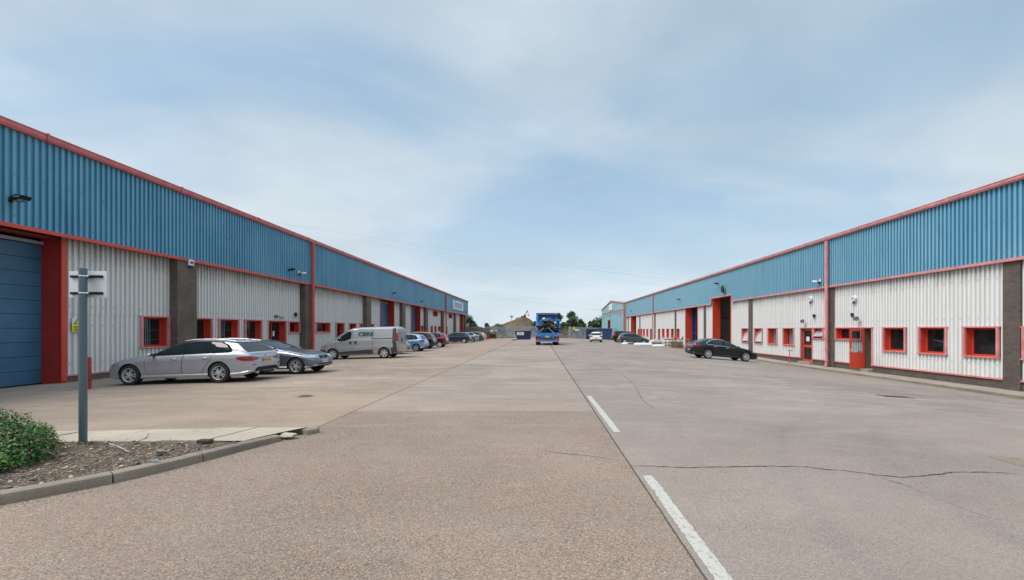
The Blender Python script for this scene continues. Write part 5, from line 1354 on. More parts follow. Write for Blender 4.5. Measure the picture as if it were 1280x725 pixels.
c.lamp('headlight', [(.48, .60), (.52, .68), (.85, .74), (.92, .66), (.75, .60)], 'front', 'headlight'); c.lamp('headlight', [(.08, .62), (.12, .68), (.48, .76), (.40, .67)], 'side', 'headlight')
c.panel('grille', [(-.36, .52), (-.36, .66), (-.05, .68), (-.05, .50)], 'front', M['black'], .006, .05, None, 'mirror'); c.panel('crease_shadow', [(.6, .795), (1.5, .865), (3.0, .895), (4.4, .915), (4.4, .909), (3.0, .889), (1.5, .859), (.6, .789)], 'side', M['black'], .0046, .08, c.bodyo) if False else None
c.mirrors(1.66, .99); estate = c

# 2 grey hatchback, nose outwards ----------------------------------------------------
grey = paint('graphite_metallic_paint', (0.15, 0.17, 0.20), .6, .3, .25)
sp = dict(L=4.24, W=1.76, H=1.42, fo=.72, wb=2.66, R=.315, sill=.2, k=.46, wheels='five', e=.72, nose=.6, er=.8, yaw=-2,
    top=[(0, .46), (.03, .60), (.10, .70), (.35, .78), (.8, .88), (1.25, .95), (1.45, 1.0), (1.85, 1.18), (2.2, 1.33), (2.5, 1.39), (2.9, 1.42), (3.4, 1.40), (3.8, 1.33), (3.9, 1.26), (4.08, 1.0), (4.17, .86), (4.24, .6)],
    belt=[(0, .54), (.35, .70), (1.4, .89), (2.5, .93), (4.24, .96)])
c = Car('hatchback_car', 'dark grey hatchback parked nose outwards beside the silver estate', 'car', -10.93, 18.72, 'E', sp, grey)
c.door([(1.30, .90), (1.28, .6), (1.34, .34), (2.38, .34), (2.42, .6), (2.45, .93), (2.0, .92)], (2.2, .80)); c.door([(2.47, .93), (2.44, .6), (2.42, .34), (2.85, .34), (2.98, .58), (3.1, .72), (3.15, .95)], (2.98, .83))
c.windows([(1.40, .925), (1.9, 1.20), (2.3, 1.335), (2.8, 1.365), (3.3, 1.34), (3.6, 1.2), (3.5, .985), (2.5, .95)], [[(1.5, .945), (1.95, 1.19), (2.3, 1.305), (2.42, 1.325), (2.43, .955)], [(2.5, .96), (2.5, 1.33), (2.8, 1.335), (3.05, 1.32), (3.06, .97)], [(3.12, .975), (3.12, 1.31), (3.28, 1.30), (3.5, 1.18), (3.42, 1.0)]])
c.screen('windscreen', 1.50, 2.26, inset=.06); c.screen('rear_window', 3.88, 4.06, mode='rear', inset=.08, f=.5)
c.lamp('headlight', [(.36, .60), (.38, .70), (.62, .73), (.84, .74), (.86, .64), (.62, .60)], 'front', 'headlight'); c.lamp('headlight', [(.06, .62), (.10, .70), (.42, .77), (.36, .68), (.2, .64)], 'side', 'headlight')
for sd in (1, -1):
    p = [(.05, .58), (.05, .70), (.12, .715), (.28, .70), (.28, .60), (.2, .57)]; p = [(sd * a, b) for a, b in p]
    s_ = c.panel('grille_surround', c.grow(p, .016), 'front', M['chrome'], .008, .04, None, False); c.panel('grille', p, 'front', M['blackmatt'], .013, .04, None, False)
c.panel('lower_grille', [(-.62, .27), (-.66, .36), (-.5, .385), (.5, .385), (.66, .36), (.62, .27)], 'front', M['blackmatt'], .007, .05, None, False)
c.panel('bumper_strip', [(-.56, .315), (-.56, .33), (.56, .33), (.56, .315)], 'front', M['alloy'], .014, .05, None, False)
c.lamp('fog_lamp', [(.60, .30), (.58, .38), (.74, .37), (.74, .31)], 'front', 'headlight')
c.lamp('tail_lamp', [(.5, .76), (.5, .9), (.8, .92), (.8, .74)], 'rear', 'taillight')
c.plate('front', .47, 'platew', 'LK10 BVM'); c.plate('rear', .7, 'platey')
c.mirrors(1.58, .95)
q = MB(); hit, *_ = c.bvh.ray_cast(Vector((-9, 0, .745)), Vector((1, 0, 0))); q.tube((hit.x + .01, 0, .75), (hit.x - .01, 0, .755), .038, n=16); q.build('badge', M['euro'], c.root)

# 3 silver van ------------------------------------------------------------------------
vpaint = paint('warm_silver_van_paint', (0.43, 0.415, 0.415), .45, .34, .35)
sp = dict(L=4.79, W=1.90, H=1.93, fo=.85, wb=3.10, R=.325, sill=.24, k=.17, wheels='six', e=.72, nose=.95, er=.95, tail=.16, yaw=0.5, flat=True, crown=.10, handlemat=M['black'], mirmat=M['black'],
    top=[(0, .58), (.04, .74), (.15, .86), (.45, 1.03), (.8, 1.19), (1.2, 1.46), (1.55, 1.70), (1.8, 1.83), (2.1, 1.90), (2.6, 1.93), (4.3, 1.93), (4.68, 1.91), (4.76, 1.86), (4.79, 1.78)],
    belt=[(0, .66), (.5, .95), (1.0, 1.12), (1.6, 1.18), (4.79, 1.20)])
c = Car('panel_van', 'silver panel van with green lettering parked beyond the grey hatchback', 'van', -11.03, 28.55, 'W', sp, vpaint)
van = c
dk = M['cladplastic'] = plain('grey_black_plastic', (0.045, 0.05, 0.06), .55, var=.2)
c.door([(1.02, 1.16), (1.0, .8), (1.22, .52), (1.3, .40), (2.0, .40), (2.02, 1.2), (2.05, 1.72), (1.75, 1.66), (1.38, 1.42)], (1.93, 1.02))
c.door([(2.10, .40), (2.10, 1.80), (3.25, 1.80), (3.25, .55), (3.2, .40)], (2.24, 1.02))
c.windows(None, []); c.panel('window_trim', [(1.22, 1.13), (1.55, 1.10), (1.95, 1.22), (2.0, 1.6), (1.93, 1.68), (1.75, 1.65), (1.4, 1.42), (1.12, 1.2)], 'side', M['black'], .0075, .06)
c.panel('window', [(1.27, 1.16), (1.55, 1.135), (1.90, 1.24), (1.95, 1.58), (1.89, 1.63), (1.75, 1.61), (1.42, 1.385), (1.17, 1.2)], 'side', M['carglass'], .0105, .06)
for sd in (1, -1):
    for hx in (1.92, 2.26):
        h, *_ = c.bvh.ray_cast(Vector((hx - c.L / 2, sd * 5, 1.0)), Vector((0, -sd, 0))); q = MB(); q.box(h.x - .035, h.x + .035, h.y, h.y + sd * .03, .9, 1.1, .015); q.build('grab_handle', M['black'], c.root)
c.panel('side_moulding', [(1.24, .30), (1.22, .46), (1.9, .50), (3.28, .57), (3.30, .30)], 'side', dk, .009, .06)
c.panel('corner_bumper', [(4.42, .28), (4.36, .60), (4.50, .66), (4.50, .92), (4.74, .92), (4.74, .28)], 'side', dk, .012, .05)
c.panel('rear_pillar_trim', [(4.48, .92), (4.48, 1.80), (4.60, 1.86), (4.70, 1.80), (4.70, .92)], 'side', dk, .010, .05)
c.panel('door_rail', [(3.25, 1.185), (3.25, 1.225), (4.5, 1.235), (4.5, 1.195)], 'side', M['black'], .010, .08)
c.panel('panel_seam', [(3.30, .6), (3.30, 1.82), (3.307, 1.82), (3.307, .6)], 'side', M['blackmatt'], .003, .08, c.bodyo)
c.lamp('tail_lamp', [(.84, 1.02), (.82, 1.14), (.80, 1.5), (.86, 1.52), (.95, 1.5), (.96, 1.04)], 'rear', 'taillight'); c.lamp('tail_lamp', [(4.62, 1.06), (4.60, 1.3), (4.64, 1.52), (4.765, 1.52), (4.77, 1.04)], 'side', 'taillight')
c.panel('rear_door', [(-.77, .62), (-.77, 1.78), (-.006, 1.80), (-.006, .62)], 'rear', vpaint, .006, .08, None, 'mirror')
c.panel('rear_bumper', [(-.9, .28), (-.9, .56), (.9, .56), (.9, .28)], 'rear', vpaint, .05, .08, None, False)
q = MB(); q.box(2.40, 2.43, -.12, -.02, .95, 1.2, .01); q.build('rear_handle', M['black'], c.root)
c.plate('rear', .70, 'platey', None, y=-.36, euro=False)
c.screen('windscreen', .92, 1.78, inset=.10, f=.9)
c.panel('front_bumper', [(-.8, .26), (-.85, .58), (.85, .58), (.8, .26)], 'front', dk, .01, .06, None, False); c.panel('front_corner_bumper', [(.02, .3), (.05, .6), (.38, .62), (.45, .5), (.5, .3)], 'side', dk, .01, .05)
c.lamp('headlight', [(.5, .70), (.55, .88), (.88, .95), (.9, .78)], 'front', 'headlight')
c.mirrors(1.30, 1.26)
for sd in (1, -1):
    h, *_ = c.bvh.ray_cast(Vector((2.8 - c.L / 2, sd * 5, 1.46)), Vector((0, -sd, 0)))
    o = place_text('CBRE', .36, M['green'], c.root, (2.86 - c.L / 2, h.y + sd * .02, 1.485), (0, sd, 0), bold=.013, spacing=1.08, extrude=.004)
place_text('CB', .14, M['green'], c.root, (2.405, -.45, 1.52), (1, 0, 0), bold=.006)
q = MB(); P = [(2.42, 1.72), (2.42, 1.42), (2.62, 1.25), (3.2, 1.25)]
# body signage: raised swage round the lettering
# generic small cars -------------------------------------------------------------------
def small_car(name, label, cat, X, Y, hd, pm, L_=3.95, W_=1.68, H_=1.47, wheels='five', yaw=0, kind='hatch', roofmat=None, plate_='platey', lamps='mid', R_=.30, group=None):
    s = L_ / 3.95; h = H_ / 1.47
    if kind == 'hatch': top = [(0, .46), (.03, .6), (.1, .7), (.3, .78), (.75, .90), (1.0, .98), (1.4, 1.2), (1.75, 1.38), (2.1, 1.455), (2.6, 1.47), (3.1, 1.43), (3.5, 1.35), (3.62, 1.26), (3.78, 1.0), (3.87, .86), (3.92, .7), (3.95, .55)]
    elif kind == 'saloon': top = [(0, .46), (.03, .58), (.1, .67), (.3, .75), (.8, .87), (1.05, .93), (1.4, 1.12), (1.75, 1.33), (2.1, 1.44), (2.5, 1.47), (2.9, 1.42), (3.3, 1.25), (3.6, 1.09), (3.72, 1.05), (3.86, 1.02), (3.91, .9), (3.95, .6)]
    else: top = [(0, .5), (.03, .66), (.1, .8), (.3, .9), (.8, .98), (1.05, 1.03), (1.35, 1.22), (1.65, 1.4), (1.95, 1.46), (2.5, 1.47), (3.3, 1.46), (3.65, 1.42), (3.75, 1.34), (3.86, 1.05), (3.92, .85), (3.95, .55)]
    top = [(x * s, z * h) for x, z in top]; belt = [(0, .55 * h), (.35 * s, .72 * h), (1.1 * s, .92 * h), (2.5 * s, .96 * h), (L_, .99 * h)]
    sp = dict(L=L_, W=W_, H=H_, fo=.72 * s, wb=2.52 * s, R=R_, sill=.2 if kind != 'suv' else .28, k=.42, wheels=wheels, e=.72, nose=.55, er=.82, tail=.4, yaw=yaw, top=top, belt=belt)
    c = Car(name, label, cat, X, Y, hd, sp, pm, group)
    S = lambda P: [(x * s, z * h) for x, z in P]
    c.door(S([(1.05, .9), (1.05, .55), (1.15, .33), (2.05, .33), (2.12, .6), (2.14, .94)]), (1.92 * s, .83 * h)); c.door(S([(2.17, .945), (2.15, .6), (2.1, .33), (2.7, .33), (2.85, .55), (2.98, .72), (3.02, .965)]), (2.82 * s, .85 * h))
    c.windows(S([(1.12, .935), (1.5, 1.2), (1.8, 1.36), (2.2, 1.405), (2.8, 1.39), (3.2, 1.32), (3.38, 1.1), (3.3, .985), (2.2, .955)]) if kind != 'suv' else S([(1.12, .935), (1.45, 1.2), (1.7, 1.36), (2.2, 1.40), (3.4, 1.385), (3.5, 1.3), (3.6, 1.0), (2.2, .96)]),
              [S([(1.2, .955), (1.55, 1.2), (1.82, 1.325), (2.08, 1.36), (2.11, .965)]), S([(2.18, .97), (2.16, 1.37), (2.75, 1.355), (2.86, .985)])] + ([S([(2.93, .99), (2.83, 1.345), (3.12, 1.30), (3.28, 1.09), (3.22, 1.0)])] if kind != 'suv' else [S([(2.93, .99), (2.85, 1.36), (3.36, 1.35), (3.5, 1.02)])]))
    c.screen('windscreen', 1.05 * s, 1.72 * s, inset=.06)
    if kind == 'hatch': c.screen('rear_window', 3.60 * s, 3.79 * s, mode='rear', inset=.07, f=.5)
    elif kind == 'saloon': c.screen('rear_window', 2.95 * s, 3.58 * s, mode='top', inset=.06, f=.8)
    else: c.screen('rear_window', 3.74 * s, 3.87 * s, mode='rear', inset=.07, f=.5)
    w = W_ / 2
    if lamps == 'high': P = [(w - .22, .72 * h), (w - .2, 1.15 * h), (w, 1.15 * h), (w, .72 * h)]; Q = S([(3.6, .74), (3.62, 1.12), (3.9, 1.12), (3.92, .74)])
    else: P = [(w - .38, .76 * h), (w - .34, .92 * h), (w, .95 * h), (w, .74 * h)]; Q = S([(3.55, .84), (3.6, .95), (3.9, .94), (3.9, .78)])
    c.lamp('tail_lamp', P, 'rear', 'taillight'); c.lamp('tail_lamp', Q, 'side', 'taillight')
    c.lamp('headlight', [(w - .42, .60 * h), (w - .4, .68 * h), (w, .76 * h), (w, .66 * h)], 'front', 'headlight')
    c.panel('lower_bumper', [(-w + .15, .25), (-w + .2, .42), (w - .2, .42), (w - .15, .25)], 'rear', M['black'], .007, .07, None, False)
    c.panel('grille', [(-.4, .32), (-.45, .5), (.45, .5), (.4, .32)], 'front', M['black'], .007, .07, None, False)
    c.plate('rear', .62 * h, plate_, None, euro=False, h=.13)
    c.mirrors(1.2 * s, .97 * h)
    if roofmat: c.panel('roof_panel', [(1.62 * s, -.5), (1.62 * s, .5), (2.2 * s, .55), (3.5 * s, .5), (3.56 * s, .45), (3.56 * s, -.45), (3.5 * s, -.5), (2.2 * s, -.55)], 'top', roofmat, .02, .08, None, False)
    return c
pale_blue = paint('pale_blue_paint', (0.24, 0.38, 0.58), .4, .3, .15)
mid_blue = paint('steel_blue_paint', (0.16, 0.27, 0.42), .45, .3, .15)
blk = paint('black_paint', (0.006, 0.007, 0.010), .0, .14, .015)
maroon = paint('maroon_paint', (0.16, 0.022, 0.035), .4, .3, .2)
navyp = paint('navy_paint', (0.02, 0.03, 0.075), .4, .28, .2)
greyp = paint('gunmetal_paint', (0.075, 0.085, 0.10), .5, .3, .2)
silv2 = paint('light_silver_paint', (0.50, 0.53, 0.56), .5, .3, .2)
silv3 = paint('blue_silver_paint', (0.30, 0.35, 0.42), .5, .3, .2)
whitep = paint('white_car_paint', (0.72, 0.73, 0.74), .0, .3, .15)
small_car('hatchback_car', 'steel blue small hatchback half hidden behind the silver van', 'car', -11.6, 33.4, 'W', mid_blue, L_=3.8, H_=1.42)
small_car('compact_car', 'pale blue compact hatchback with large red tail lamp, second car past the van', 'car', -11.15, 37.3, 'W', pale_blue, L_=3.8, H_=1.44)
small_car('crossover_car', 'black crossover with bright orange roof, between the pale blue and maroon cars', 'car', -11.75, 42.4, 'W', blk, L_=4.05, W_=1.76, H_=1.56, kind='hatch', roofmat=M['orange'], R_=.33)
small_car('hatchback_car', 'maroon hatchback parked nose to the left terrace next to the orange-roofed crossover', 'car', -11.15, 45.9, 'W', maroon, L_=3.75, H_=1.50, wheels='cap', lamps='high')
small_car('hatchback_car', 'dark navy hatchback seen from the side beyond the maroon car', 'car', -11.15, 59.6, 'W', navyp, L_=4.2, H_=1.45, wheels='cap')
small_car('saloon_car', 'silver car just behind the navy hatchback', 'car', -10.8, 64.9, 'W', silv3, L_=4.1, H_=1.42, kind='saloon')
small_car('hatchback_car', 'gunmetal hatchback between the silver cars in the far left row', 'car', -10.7, 70.0, 'W', greyp, L_=4.1, H_=1.47)
small_car('hatchback_car', 'pale silver hatchback, last car of the left row', 'car', -10.9, 75.5, 'W', silv2, L_=4.0, H_=1.4)
# right hand side
sp = dict(L=4.83, W=1.86, H=1.50, fo=1.0, wb=2.74, R=.35, tw=.24, sill=.2, k=.50, wheels='ten', e=.66, nose=.85, er=.80, tail=.55, yaw=2.0, handlemat=M['chrome'],
    top=[(0, .46), (.03, .57), (.12, .68), (.35, .77), (.8, .87), (1.2, .94), (1.5, 1.0), (1.9, 1.19), (2.25, 1.36), (2.6, 1.46), (3.0, 1.50), (3.4, 1.475), (3.8, 1.38), (4.2, 1.21), (4.5, 1.08), (4.66, 1.05), (4.74, 1.0), (4.80, .86), (4.83, .6)],
    belt=[(0, .54), (.4, .70), (1.4, .90), (2.5, .955), (3.6, 1.0), (4.83, 1.02)])
c = Car('saloon_car', 'glossy black four-door car with multi-spoke alloy wheels, parked alone near the right terrace', 'car', 13.27, 33.45, 'E', sp, blk)
c.door([(1.42, .90), (1.38, .6), (1.46, .34), (2.5, .34), (2.56, .6), (2.6, .95), (2.0, .93)], (2.38, .86)); c.door([(2.63, .955), (2.58, .6), (2.54, .34), (3.0, .34), (3.12, .55), (3.28, .76), (3.45, .99)], (3.25, .89))
c.panel('window_surround', [(1.45, .925), (1.9, 1.20), (2.3, 1.36), (2.7, 1.425), (3.2, 1.42), (3.6, 1.33), (3.88, 1.16), (3.90, 1.06), (3.75, 1.01), (2.6, .965)], 'side', M['chrome'], .006, .06)
c.windows([(1.52, .945), (1.92, 1.19), (2.3, 1.345), (2.7, 1.405), (3.2, 1.40), (3.57, 1.315), (3.84, 1.15), (3.86, 1.07), (3.74, 1.03), (2.6, .985)], [[(1.6, .965), (1.95, 1.18), (2.3, 1.32), (2.58, 1.375), (2.6, .99)], [(2.7, .995), (2.68, 1.385), (3.18, 1.375), (3.42, 1.31), (3.44, 1.02)], [(3.5, 1.03), (3.49, 1.29), (3.58, 1.27), (3.79, 1.13), (3.8, 1.08), (3.72, 1.04)]])
c.screen('windscreen', 1.56, 2.32, inset=.06); c.screen('rear_window', 3.62, 4.42, inset=.06, f=.8)
c.lamp('tail_lamp', [(.45, .84), (.48, .92), (.93, .96), (.93, .82)], 'rear', 'taillight'); c.lamp('tail_lamp', [(4.25, .86), (4.4, .955), (4.76, .95), (4.78, .82)], 'side', 'taillight')
c.panel('chrome_strip', [(-.45, .885), (-.45, .915), (.45, .915), (.45, .885)], 'rear', M['chrome'], .012, .05, None, False)
c.plate('rear', .56, 'platey', 'LX12 OEP'); c.panel('lower_bumper', [(-.75, .25), (-.8, .36), (.8, .36), (.75, .25)], 'rear', M['black'], .008, .05, None, False)
c.lamp('headlight', [(.45, .64), (.5, .72), (.85, .76), (.9, .66)], 'front', 'headlight'); c.lamp('headlight', [(.12, .64), (.2, .72), (.55, .78), (.45, .68)], 'side', 'headlight')
c.panel('grille', [(-.45, .45), (-.48, .6), (.48, .6), (.45, .45)], 'front', M['black'], .008, .05, None, False); c.mirrors(1.62, 1.0)
small_car('hatchback_car', 'dark grey hatchback beside the heap of white sheeting, nose to the right terrace', 'car', 12.75, 62.3, 'E', greyp, L_=4.1, H_=1.47, wheels='cap')
small_car('hatchback_car', 'silver hatchback squeezed between the dark grey hatchback and the black off-roader', 'car', 13.2, 64.9, 'E', silv2, L_=4.0, H_=1.5)
small_car('off_roader', 'black off-roader with pale tailgate edge, tallest car of the far right group', 'car', 13.3, 69.5, 'E', blk, L_=4.75, W_=1.85, H_=1.78, kind='suv', R_=.37, lamps='high')
small_car('hatchback_car', 'small white hatchback seen from behind in front of the blue container', 'car', 7.95, 65.0, 'N', whitep, L_=3.95, W_=1.7, H_=1.46, yaw=-5)

# ------------------------------------------------------------------ blue skip lorry
LY = 48.0
lor = thing('skip_lorry', 'bright blue skip lorry seen from behind, loaded with black scrap', 'lorry', (.78, LY, gz(.8, 50)))
# local: x right, y forward, z up; rear at y=0
for y in (1.2, 2.5, 6.6):
    for sd in (-1, 1):
        q = MB(); q.tube((sd * .72, y, .5), (sd * 1.22, y, .5), .5, n=28); w = q.build('wheel', M['rubber'], lor, angle=40)
        q = MB(); q.tube((sd * 1.15, y, .5), (sd * 1.235, y, .5), .28, .24, 20); q.build('rim', M['galv'], w)
q = MB(); q.box(-.45, .45, .2, 8, .55, .95); q.tube((-1.0, 1.2, .5), (1.0, 1.2, .5), .1); q.build('chassis', M['bluedark'], lor)
q = MB(); q.box(-1.25, 1.25, .05, 5.6, 1.16, 1.30, .02); q.box(-1.25, 1.25, 0, .14, .98, 1.30, .02); q.build('deck', M['bluepaint'], lor)
q = MB(); q.box(-.62, .62, -.02, .2, .60, .98, .02); q.box(-1.25, -.62, .02, .2, .62, .98, .02); q.box(.62, 1.25, .02, .2, .62, .98, .02); q.build('tail_panel', M['bluedark'], lor)
q = MB(); q.box(-1.25, 1.25, -.06, .1, .42, .58, .02); q.box(-.66, -.58, -.05, .1, .5, 1.0); q.box(.58, .66, -.05, .1, .5, 1.0); q.box(-.6, .6, -.04, .02, .84, .94); q.build('rear_bumper', M['bluepaint'], lor)
q = MB(); q.box(-1.2, 1.2, -.07, -.055, .36, .43); q.build('marker_board', M['orange'], lor)
for sd in (-1, 1):
    q = MB(); q.box(sd * .68, sd * 1.24, -.045, .04, .90, 1.03, .01); q.build('tail_lamp', M['taillight_o'] if 'taillight_o' in M else plain('orange_red_lamp', (0.55, 0.06, 0.015), .3), lor)
    q = MB(); q.box(sd * .80, sd * 1.08, -.045, .04, .62, .74, .01); q.build('tail_lamp', plain('dull_red_lamp', (0.5, 0.05, 0.02), .3), lor)
    q = MB(); q.tube((sd * 1.2, -.02, 1.19), (sd * 1.2, -.05, 1.19), .05, n=12); q.build('marker_lamp', M['white'], lor)
q = MB(); q.box(-.22, .22, -.07, -.045, .80, 1.0); q.build('number_plate', M['platey'], lor)
# lifting arms (left solid, right open loop)
q = MB(); q.bar((-1.15, 2.0, 1.3), (-1.12, 2.6, 2.95), .20, .3); q.bar((-1.12, 2.6, 2.95), (-1.0, 4.6, 3.1), .18, .28); q.build('lifting_arm', M['bluepaint'], lor)
q = MB(); q.bar((1.38, 1.6, 1.3), (1.36, 1.9, 2.7), .13, .22); q.bar((1.36, 1.9, 2.66), (.95, 2.1, 2.78), .12, .2); q.bar((.92, 2.1, 2.75), (1.1, 2.3, 1.3), .26, .2); q.bar((1.12, 2.0, 1.32), (1.42, 1.6, 1.32), .15, .2); q.build('lifting_arm', M['bluepaint'], lor)
q = MB()
prof = [(-1.12, 1.3), (-1.12, 2.2), (-.85, 2.75), (-.45, 3.02), (.45, 3.02), (.85, 2.75), (1.05, 2.2), (1.05, 1.3)]
q.add([(x, 5.0, z) for x, z in prof] + [(x, 5.12, z) for x, z in prof], [tuple(range(8)), tuple(range(8, 16))] + [(k, (k + 1) % 8, (k + 1) % 8 + 8, k + 8) for k in range(8)]); q.build('headboard', M['bluepaint'], lor)
q = MB(); q.box(-1.2, 1.2, 5.7, 7.9, .9, 3.40, .1); cab = q.build('cab', M['bluedark'], lor)
q = MB(); q.box(-1.22, 1.22, 5.62, 6.6, 3.35, 3.62, .06); q.build('roof_spoiler', M['bluepaint'], cab)
q = MB(); q.box(-.9, .9, 5.60, 5.62, 3.5, 3.6); q.build('light_bar', M['red_dark'], cab)
q = MB(); q.box(-.7, .7, 5.66, 5.70, 2.9, 3.25, .02); q.build('rear_window', M['carglass'], cab)
# load
ld = thing('scrap_load', 'heap of black rubber pipes and sacks with metal bars, on the blue lorry', 'scrap', (.78, LY, 1.3 + gz(.8, 50)))
rnd = random.Random(5)
q = MB(); qb = MB()
for i in range(46):
    y = rnd.uniform(.7, 4.4); x = rnd.gauss(.1, .5); x = max(-.95, min(1.0, x)); hmax = 1.45 * (1 - (x / 1.25) ** 2) * (.7 + .3 * math.sin(y)); z = rnd.uniform(.15, max(.25, hmax)); q.sphere((x, y, z), rnd.uniform(.2, .36), 2, .14, rnd, (1, 1.2, rnd.uniform(.6, .9)))
q.build('rubber_sack', M['scrapblack'], ld)
q = MB()
for i in range(22):
    x = rnd.uniform(-.9, 1.0); y = rnd.uniform(.5, 2.5); z = rnd.uniform(.3, 1.3) * (1 - (x / 1.3) ** 2); a = rnd.uniform(-.8, .8); l = rnd.uniform(.3, .7)
    q.path([(x - l * math.cos(a), y, z - l * math.sin(a) * .6), (x, y - .05, z + .1), (x + l * math.cos(a), y, z + l * math.sin(a) * .6)], rnd.uniform(.05, .11), 8)
q.build('rubber_pipe', M['scrapblack'], ld)
q = MB()
for a, b in (((-.95, .4, .05), (-.35, .5, .55)), ((.1, .4, .5), (.75, .35, -.02)), ((-1.1, .45, .9), (-.6, .5, .75)), ((.3, .5, .95), (1.0, .6, .55)), ((-.2, .5, 1.3), (.1, .5, 1.5)), ((.75, .5, .9), (1.02, .5, 1.15))): q.tube(a, b, .035, n=6)
q.build('metal_bar', M['pale_twig'], ld)
q = MB(); q.bar((-1.1, .5, .76), (-.5, .6, .8), .3, .04); q.build('timber_or_shadow_slab', M['wood'], ld); q = MB(); q.bar((-1.28, .3, .1), (-.9, .3, .2), .3, .12); q.build('timber_or_shadow_slab', M['wood'], ld)
q = MB(); q.sphere((-.35, 1.2, 1.5), .16, 2, .2, rnd); q.sphere((.85, .8, 1.12), .12, 2, .2, rnd); q.build('white_rag', M['plastic'], ld)

# ------------------------------------------------------------------ navy skip
sk = thing('waste_skip', 'navy blue waste skip with white sign, in front of the palisade fence', 'skip', (-2.75, 74.2, gz(-2.7, 74)))
q = MB()
t = [(-1.55, 0), (1.45, 0)]; A = [(-.95, 0, .1), (1.2, 0, .1), (1.32, -.0, 1.42), (-1.35, 0, 1.42)]; Bk = [(x, 1.7, z) for x, y, z in A]
q.add(A + Bk, [(0, 1, 2, 3), (4, 5, 6, 7), (0, 1, 5, 4), (1, 2, 6, 5), (3, 0, 4, 7)])
q.build('hopper', M['navy'], sk)
q = MB(); q.bar((-1.4, -.04, 1.42), (1.36, -.04, 1.42), .1, .1); q.bar((-1.4, 1.74, 1.42), (1.36, 1.74, 1.42), .1, .1)
for x in (-.4, .5): q.bar((x, -.03, .12), (x, -.03, 1.4), .06, .08)
q.build('rim', M['navy'], sk)
q = MB(); q.box(-1.02, .12, -.09, -.06, .82, 1.32); sb = q.build('sign_board', M['signwhite'], sk)
q = MB(); q.box(-.85, -.05, -.095, -.09, 1.1, 1.2); q.box(-.75, -.15, -.095, -.09, .94, 1.0); q.build('small_print', M['signgrey'], sb)
q = MB(); 
for i in range(14): q.sphere((rnd.uniform(-1.1, 1.1), rnd.uniform(.2, 1.5), rnd.uniform(1.35, 1.5)), rnd.uniform(.12, .24), 1, .3, rnd)
tag(q.build('rubble_load', M['woodgrey'], loc=(-2.75, 74.2, gz(-2.7, 74))), 'grey rubbish heaped in the top of the navy skip', 'rubbish')
q = MB(); q.box(-1.9, -.9, -.1, 1.2, -.0, .12, .02); tag(q.build('timber_or_shadow_slab', M['woodgrey'], loc=(-2.75, 74.2, gz(-2.7, 74))), 'dark slab standing in for the ground shadow left of the navy skip', 'board')  # flat slab added to imitate the dark ground shadow beside the skip
# ------------------------------------------------------------------ far end: fence, containers, clutter
FY = 111.0
def palisade(name, label, x0, x1, y0, y1, h, n_bay, mat):
    f = thing(name, label, 'fence', (x0, y0, gz(x0, y0)))
    dx, dy = x1 - x0, y1 - y0; Ln = math.hypot(dx, dy); ux, uy = dx / Ln, dy / Ln
    for b in range(n_bay):
        q = MB(); s0 = Ln * b / n_bay; s1 = Ln * (b + 1) / n_bay; k = s0 + .08
        z0 = gz(x0 + ux * s0, y0) - gz(x0, y0)
        while k < s1:
            x, y = ux * k, uy * k; w = .05
            q.add([(x - w, y, z0 + .05), (x + w, y, z0 + .05), (x + w, y + .01, z0 + h - .1), (x, y, z0 + h), (x - w, y + .01, z0 + h - .1), (x, y - .03, z0 + .05), (x, y - .03, z0 + h - .1)], [(0, 5, 6, 4), (5, 1, 2, 6), (4, 6, 3), (6, 2, 3)]); k += .155
        for z in (.45, h - .55): q.bar((ux * s0, uy * s0 + .04, z0 + z), (ux * s1, uy * s1 + .04, z0 + z), .05, .07)
        q.build('pale_panel', mat, f)
        q = MB(); q.box(ux * s0 - .05, ux * s0 + .05, uy * s0 + .04, uy * s0 + .16, z0 - .2, z0 + h - .15); q.build('post', M['galv'], f)
    return f
palisade('palisade_fence', 'long galvanised palisade fence closing the far end of the yard, behind the navy skip', -19, 2.6, FY, FY, 2.9, 8, M['galv'])
palisade('palisade_fence', 'galvanised palisade fence with small signs, between the lorry and the blue container', 7.0, 19.0, FY, FY, 2.8, 4, M['galv'])
g0 = lambda x, y: gz(x, y)
t = thing('gate_post', 'tall pale steel gate post right of the blue lorry', 'post', (7.1, 108, g0(7, 108))); q = MB(); q.box(-.14, .14, -.14, .14, 0, 2.9, .02); q.build('post', M['galv'], t); q = MB(); q.box(-.17, .17, -.17, .17, 2.9, 2.96); q.build('cap', M['galv'], t)
def slatted(name, label, x0, x1, y, h, mat, n, z=0.0, gap=.35):
    t = thing(name, label, 'fence' if 'fence' in name else 'crate', (x0, y, g0(x0, y)))
    q = MB(); w = (x1 - x0) / n
    for k in range(n): q.box(k * w, k * w + w * (1 - gap), -.02, .01, .02, h * random.uniform(.94, 1))
    q.build('boards', mat, t); q = MB()
    for zz in (.3, h - .3): q.box(0, x1 - x0, .01, .06, zz - .05, zz + .05)
    q.build('rail', mat, t)
slatted('timber_fence', 'short brown timber board fence between the lorry and the pale gate post', 4.7, 6.6, 107, 2.3, M['wood'], 8)
slatted('timber_fence', 'weathered brown timber screen behind the last cars of the left row', -17.2, -11.6, 105.5, 2.75, M['woodgrey'], 26, gap=.25)
